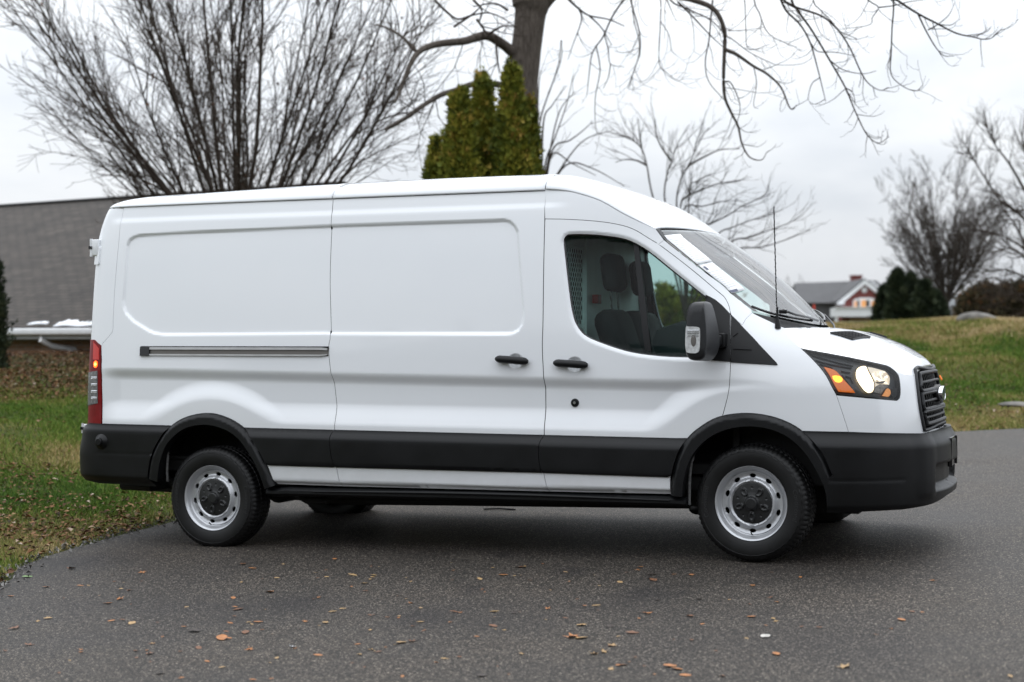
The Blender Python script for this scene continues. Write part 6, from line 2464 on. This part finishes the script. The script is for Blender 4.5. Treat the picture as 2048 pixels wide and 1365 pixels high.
def brick_mat(name, c1, c2, mo, w=.22, h=.075):
    m, nt, p = new_mat(name)
    L = nt.links.new
    tc = N(nt, 'ShaderNodeTexCoord')
    br = N(nt, 'ShaderNodeTexBrick', i_Scale=1.0, i_Mortar_Size=.008, i_Brick_Width=w, i_Row_Height=h)
    br.inputs['Color1'].default_value = (*c1, 1); br.inputs['Color2'].default_value = (*c2, 1); br.inputs['Mortar'].default_value = (*mo, 1)
    mp = N(nt, 'ShaderNodeMapping'); mp.inputs['Rotation'].default_value = (R(90), 0, 0)
    L(tc.outputs['Object'], mp.inputs['Vector']); L(mp.outputs[0], br.inputs['Vector'])
    L(br.outputs['Color'], p.inputs['Base Color']); p.inputs['Roughness'].default_value = .85
    return m


M['shingle'] = shingle_mat()
M['tanbrick'] = brick_mat('tan_brick', (.34, .19, .11), (.44, .26, .16), (.40, .34, .28))
M['redbrick'] = brick_mat('red_brick', (.16, .035, .03), (.21, .05, .042), (.20, .12, .11), .4, .14)
M['trim'] = simple('white_trim', (.72, .73, .74), .5, var=.04)
M['trimgrey'] = simple('grey_trim', (.40, .42, .43), .5, var=.08)
M['snow'] = simple('melting_snow', (.80, .82, .85), .8, bump=.6, bscale=12)
M['greyroof'] = simple('grey_far_roof', (.085, .085, .088), .9, var=.12, vscale=1.5)
M['greywall'] = simple('grey_far_wall', (.13, .135, .14), .9, var=.1)
M['warmwin'] = simple('lit_far_window', (.25, .12, .05), .3, emit=(1.0, .48, .16), estr=.45)
M['darkwin'] = simple('dark_far_window', (.03, .035, .04), .15)

# the long shingle roof behind the left lawn. local x runs along the ridge, y away from the camera side
dirv = np.array([.853, -.523]); dirv /= np.linalg.norm(dirv)
nin = np.array([.523, .853]); nin /= np.linalg.norm(nin)
eave0 = np.array([-9.04, 27.2])
BR = thing('shingled_building', 'low building with a big grey shingle roof and white gutter behind the left lawn', 'building', (eave0[0], eave0[1], 0), math.atan2(dirv[1], dirv[0]))
x0_, x1_ = -16.0, 3.0
ze, zr, dep = CAM_Z + .235, CAM_Z + 3.16, 6.0


def uv_quad(name, P, mat, parent, su, sv):
    me = bpy.data.meshes.new(name)
    me.from_pydata(P, [], [(0, 1, 2, 3)])
    uvl = me.uv_layers.new(name='UVMap')
    for i, c in enumerate(((0, 0), (su, 0), (su, sv), (0, sv))):
        uvl.data[i].uv = c
    me.materials.append(mat); me.update()
    o = bpy.data.objects.new(name, me); col.objects.link(o); o.parent = parent
    md = o.modifiers.new('solid', 'SOLIDIFY'); md.thickness = .08; md.offset = -1
    return o


sl_ = math.hypot(dep, zr - ze)
rf = uv_quad('roof', [(x0_, 0, ze), (x1_, 0, ze), (x1_, dep, zr), (x0_, dep, zr)], M['shingle'], BR, x1_ - x0_, sl_)
uv_quad('roof', [(x1_, dep, zr - .004), (x1_, 2 * dep, ze), (x0_, 2 * dep, ze), (x0_, dep, zr - .004)][::1], M['shingle'], BR, x1_ - x0_, sl_)
MB().box((x0_, dep - .09, zr - .01), (x1_, dep + .09, zr + .035), bev=.02).build('ridge_cap', M['greyroof'], rf)
mb = MB(); mb.box((x0_ + .3, .55, -1.6), (x1_ - .3, 2 * dep - .55, ze + .02)); wl = mb.build('wall', M['tanbrick'], BR)
for xe in (x0_ + .32, x1_ - .32):
    P3 = [(xe + dx_, yy, zz_) for dx_ in (-.1, .1) for yy, zz_ in ((.56, ze + .02), (2 * dep - .56, ze + .02), (dep, zr - .22))]
    MB().add(P3, [(0, 1, 2), (5, 4, 3), (0, 3, 4, 1), (1, 4, 5, 2), (2, 5, 3, 0)]).build('gable_wall', M['tanbrick'], BR, False)
mb = MB(); mb.box((x0_, -.02, ze - .20), (x1_, .02, ze - .09)); mb.box((x0_, .02, ze - .21), (x1_, .56, ze - .17)); mb.build('fascia', M['trimgrey'], BR)
gt = MB()
gt.box((x0_, -.15, ze - .13), (x1_, -.022, ze - .015), bev=.03); gt.build('gutter', M['trim'], BR)
xd = 1.12
mb = MB(); mb.tube([(xd, -.08, ze - .12), (xd, -.08, ze - .22), (xd + .05, .12, ze - .32), (xd + .28, .42, ze - .38), (xd + .32, .50, ze - .55), (xd + .32, .50, -1.2)], .05, 8)
mb.build('downspout', M['trim'], BR)
# melting snow lying just above the gutter
def snow(name, u0, u1, v0, v1, seed, lab=None):
    r = np.random.default_rng(seed)
    n = 26
    top = [(u, v1 - (v1 - v0) * .8 * r.random() * (1 if i % 2 else .35)) for i, u in enumerate(np.linspace(u0, u1, n))]
    poly = [(u0, v0)] + [(u, v0) for u in np.linspace(u0, u1, 8)[1:]] + top[::-1]
    V2, T, _ = fill(ccw(poly), (), .08)
    k = (zr - ze) / dep
    V = [(a, b, ze + b * k + .012 + .012 * math.sin(a * 9)) for a, b in V2]
    o = mesh_obj(name, V, [tuple(t) for t in T], M['snow'], BR, True, None, lab)
    md = o.modifiers.new('solid', 'SOLIDIFY'); md.thickness = .02


snow('snow_patch', 1.28, 2.7, .03, .27, 4, 'streaky white patch of snow above the gutter')
snow('snow_patch', .55, 1.05, .10, .2, 5, 'faint thin scraps of snow above the gutter')

# the brick house far away on the right
DH = 130.0
HB = thing('brick_house', 'far red brick gable house with grey roof and white balcony', 'house', tuple(at(1715, 700, DH)), 0)
hb = np.array(HB.location)


def hp(px, py, d=0.0):
    return np.array(at(px, py, DH + d)) - hb * 1.0


def hbox(x0, y0, x1, y1, d0, d1, name, mat, parent=HB):
    a = hp(x0, y1); b = hp(x1, y0)
    return MB().box((a[0], d0, a[2]), (b[0], d1, b[2])).build(name, mat, parent, False)


def hpoly(pts, d0, d1, name, mat, parent=HB):
    P = [(hp(*p)[0], hp(*p)[2]) for p in pts]
    return MB().prism(P, d0, d1).build(name, mat, parent, False)


hbox(1606, 604, 1800, 720, 1.2, 9, 'wall', M['greywall'])
# main roof: a sloping slab from the eave up to the ridge
a, b_, c, d = hp(1594, 606), hp(1810, 606), hp(1782, 556), hp(1613, 562)
V = [(a[0], .6, a[2]), (b_[0], .6, b_[2]), (c[0], 5.2, c[2]), (d[0], 5.2, d[2]), (a[0], 9.8, a[2]), (b_[0], 9.8, b_[2])]
MB().add(V, [(0, 1, 2, 3), (3, 2, 5, 4), (0, 3, 4), (1, 5, 2), (0, 4, 5, 1)]).build('roof', M['greyroof'], HB, False)
hbox(1726, 549, 1745.5, 566, 4.0, 5.0, 'chimney', M['redbrick'])
hbox(1724.5, 546.5, 1747, 549.2, 3.9, 5.1, 'chimney_cap', M['redbrick'])
gb = hpoly([(1676, 720), (1762, 720), (1762, 603), (1719, 570), (1676, 607)], -1.6, 2.0, 'gable_wall', M['redbrick'])
hpoly([(1664, 607), (1719, 562), (1719, 570.5), (1672, 610), (1664, 610)], -2.1, -1.3, 'bargeboard', M['trim'], gb)
hpoly([(1774, 603), (1719, 562), (1719, 570.5), (1766, 606), (1774, 606)], -2.1, -1.3, 'bargeboard', M['trim'], gb)
hpoly([(1664, 604), (1719, 559), (1719, 562.3), (1664, 607.4)], -2.0, 4.0, 'gable_roof', M['greyroof'], gb)
hpoly([(1774, 600), (1719, 559), (1719, 562.3), (1774, 603.4)], -2.0, 4.0, 'gable_roof', M['greyroof'], gb)
hpoly([(1741, 566), (1748, 563), (1782, 592), (1778, 596)], .2, .5, 'roof_trim', M['trim'])
hbox(1664, 604, 1679, 611, -2.0, -1.4, 'eave_return', M['trim'])
cq = hp(1720, 581.5)
MB().lathe([(0, -1.68), (.22, -1.68), (.25, -1.58)], Matrix.Translation((cq[0], 0, cq[2])), 24).build('round_window', M['trim'], gb, False)
wa = hpoly([(1697, 620), (1697, 603), (1702, 599), (1712, 597), (1730, 597), (1740, 599), (1745, 603), (1745, 620)], -1.75, -1.55, 'window', M['trim'], gb)
for (u0, u1, mt) in ((1699.5, 1704, 'warmwin'), (1705.5, 1709, 'darkwin'), (1713, 1722, 'warmwin'), (1722.5, 1729, 'darkwin'), (1733, 1742, 'warmwin')):
    hbox(u0, 602 if 1705 < u0 < 1731 else 604, u1, 617, -1.80, -1.70, 'pane', M[mt], wa)
bc = hbox(1652, 618, 1745, 635, -3.6, -1.7, 'balcony', M['trim'])
for u in (1654, 1727, 1743):
    hbox(u, 635, u + 4, 720, -3.5, -3.2, 'balcony_post', M['trim'], bc)
hbox(1651, 616.4, 1746, 618.3, -3.75, -3.5, 'handrail', M['trim'], bc)
hbox(1690, 637, 1740, 720, -1.9, -1.62, 'porch_wall', M['tanbrick'])
# a paler roof further along the ridge
H2 = thing('far_shed', 'low grey roofed shed half hidden behind the vase-shaped tree', 'shed', tuple(at(1935, 700, 90)), 0)
h2 = np.array(H2.location)
P = [np.array(at(*q, 90)) - h2 for q in ((1905, 640), (1905, 612), (1930, 588), (1985, 588), (2000, 612), (2000, 640))]
P[0][2] -= 3; P[-1][2] -= 3
MB().prism([(q[0], q[2]) for q in (P[0], P[1], P[4], P[5])], 0, 4).build('wall', M['greywall'], H2, False)
MB().prism([(q[0], q[2]) for q in (P[1], P[2], P[3], P[4])], -.3, 4.3).build('roof', simple('pale_slate', (.17, .18, .19), .9, var=.1), H2, False)

# boulder and slab on the bank, marker stake
def rock(name, label, px, py, wpx, hpx, D, seed, flat=.8):
    x, y, z = ground_pt(px, D)
    s = wpx / FPX * D; hh = hpx / FPX * D
    bm = bmesh.new(); bmesh.ops.create_icosphere(bm, subdivisions=4, radius=1)
    r = np.random.default_rng(seed)
    pl = [(unit(r.normal(size=3) * [1, 1, .7]), r.uniform(.62, .9)) for _ in range(11)]
    for v in bm.verts:
        p = np.array(v.co)
        for n_, d_ in pl:
            e = p @ n_ - d_
            if e > 0:
                p = p - n_ * e * .92
        p = p * (1 + .05 * (vnoise(p[0] * 4 + 9, p[1] * 4 + p[2] * 3, 1.0, seed) - .5))
        v.co = p * [s / 2 / .8, s / 2 * flat, hh / .8]
    me = bpy.data.meshes.new(name); bm.to_mesh(me); bm.free(); me.shade_smooth(); me.set_sharp_from_angle(angle=R(30))
    me.materials.append(M['rock'])
    o = bpy.data.objects.new(name, me); col.objects.link(o); o.location = (x, y, 1.5 + (CY - py) / FPX * D - hh * .15)
    tag(o, label, 'rock')
    return o


M['rock'] = simple('grey_stone', (.13, .122, .11), .9, var=.55, vscale=4, bump=.8, bscale=14)
rock('boulder', 'big grey boulder on the crest of the right bank', 1958, 640, 76, 16, 33.5, 3)
rock('flat_stone', 'pale flat stone lying low in the grass at the right edge', 2030, 812, 62, 8, 20.3, 8)
sx, sy, sz = ground_pt(1628, 60)
zb = 1.5 + (CY - 648) / FPX * 60
st = thing('marker_stake', 'slim grey post with a red orange upper half before the brick house', 'post', (sx, sy, zb), 0)
MB().tube([(0, 0, -.6), (0, 0, .5)], .025, 6).build('post', M['trimgrey'], st)
MB().tube([(0, 0, .30), (0, 0, .75)], .045, 8).build('flag_sleeve', simple('red_orange_sleeve', (.55, .05, .03), .5), st)
# ================================================================ camera, sky, sun
cam = bpy.data.cameras.new('camera'); co = bpy.data.objects.new('camera', cam); col.objects.link(co)
co.location = (0, 0, CAM_Z); co.rotation_euler = (R(90), 0, 0)
cam.sensor_width = 36; cam.lens = FPX / 2048 * 36
cam.clip_end = 3000; cam.clip_start = .1
cam.dof.use_dof = True; cam.dof.focus_distance = 9.6; cam.dof.aperture_fstop = 1.9; cam.dof.aperture_blades = 9
scene.camera = co
w = bpy.data.worlds.new('World'); scene.world = w; w.use_nodes = True
nt = w.node_tree; L = nt.links.new
bg = nt.nodes['Background']
SUN_EL, SUN_AZ = R(58), R(20)
sky = N(nt, 'ShaderNodeTexSky'); sky.sky_type = 'NISHITA'; sky.sun_disc = False
sky.sun_elevation = SUN_EL; sky.sun_rotation = SUN_AZ; sky.dust_density = 4; sky.air_density = 1.2
# cloud deck over the clear sky
tc = N(nt, 'ShaderNodeTexCoord')
mp = N(nt, 'ShaderNodeMapping'); mp.inputs['Scale'].default_value = (1, 1, 3.2)
L(tc.outputs['Generated'], mp.inputs['Vector'])
n1 = N(nt, 'ShaderNodeTexNoise', i_Scale=2.6, i_Detail=6.0, i_Roughness=.55, i_Distortion=.4); L(mp.outputs[0], n1.inputs['Vector'])
sep = N(nt, 'ShaderNodeSeparateXYZ'); L(tc.outputs['Generated'], sep.inputs[0])
zen = N(nt, 'ShaderNodeMapRange', i_From_Min=0.0, i_From_Max=1.0, i_To_Min=1.0, i_To_Max=3.6); L(sep.outputs['Z'], zen.inputs['Value'])
cr = ramp(nt, [(.34, (4.2, 4.5, 4.92)), (.64, (5.75, 5.92, 6.15))], n1.outputs['Fac'])
mul = N(nt, 'ShaderNodeMixRGB', blend_type='MULTIPLY'); mul.inputs[0].default_value = 1
L(cr.outputs[0], mul.inputs[1]); L(zen.outputs[0], mul.inputs[2])
mix = N(nt, 'ShaderNodeMixRGB'); mix.inputs[0].default_value = .93
L(sky.outputs[0], mix.inputs[1]); L(mul.outputs[0], mix.inputs[2])
L(mix.outputs[0], bg.inputs['Color']); bg.inputs['Strength'].default_value = .10
sl = bpy.data.lights.new('sun', 'SUN'); so = bpy.data.objects.new('sun', sl); col.objects.link(so)
sl.energy = .5; sl.angle = R(40); sl.color = (1, .97, .93)
so.rotation_euler = (R(90) - SUN_EL, 0, R(180) - SUN_AZ + R(0))
scene.view_settings.view_transform = 'Standard'; scene.view_settings.look = 'None'
scene.view_settings.gamma = 1; scene.view_settings.exposure = .48
scene.render.engine = 'CYCLES'
scene.cycles.use_denoising = True
scene.cycles.max_bounces = 8; scene.cycles.transparent_max_bounces = 16
scene.cycles.caustics_reflective = False; scene.cycles.caustics_refractive = False
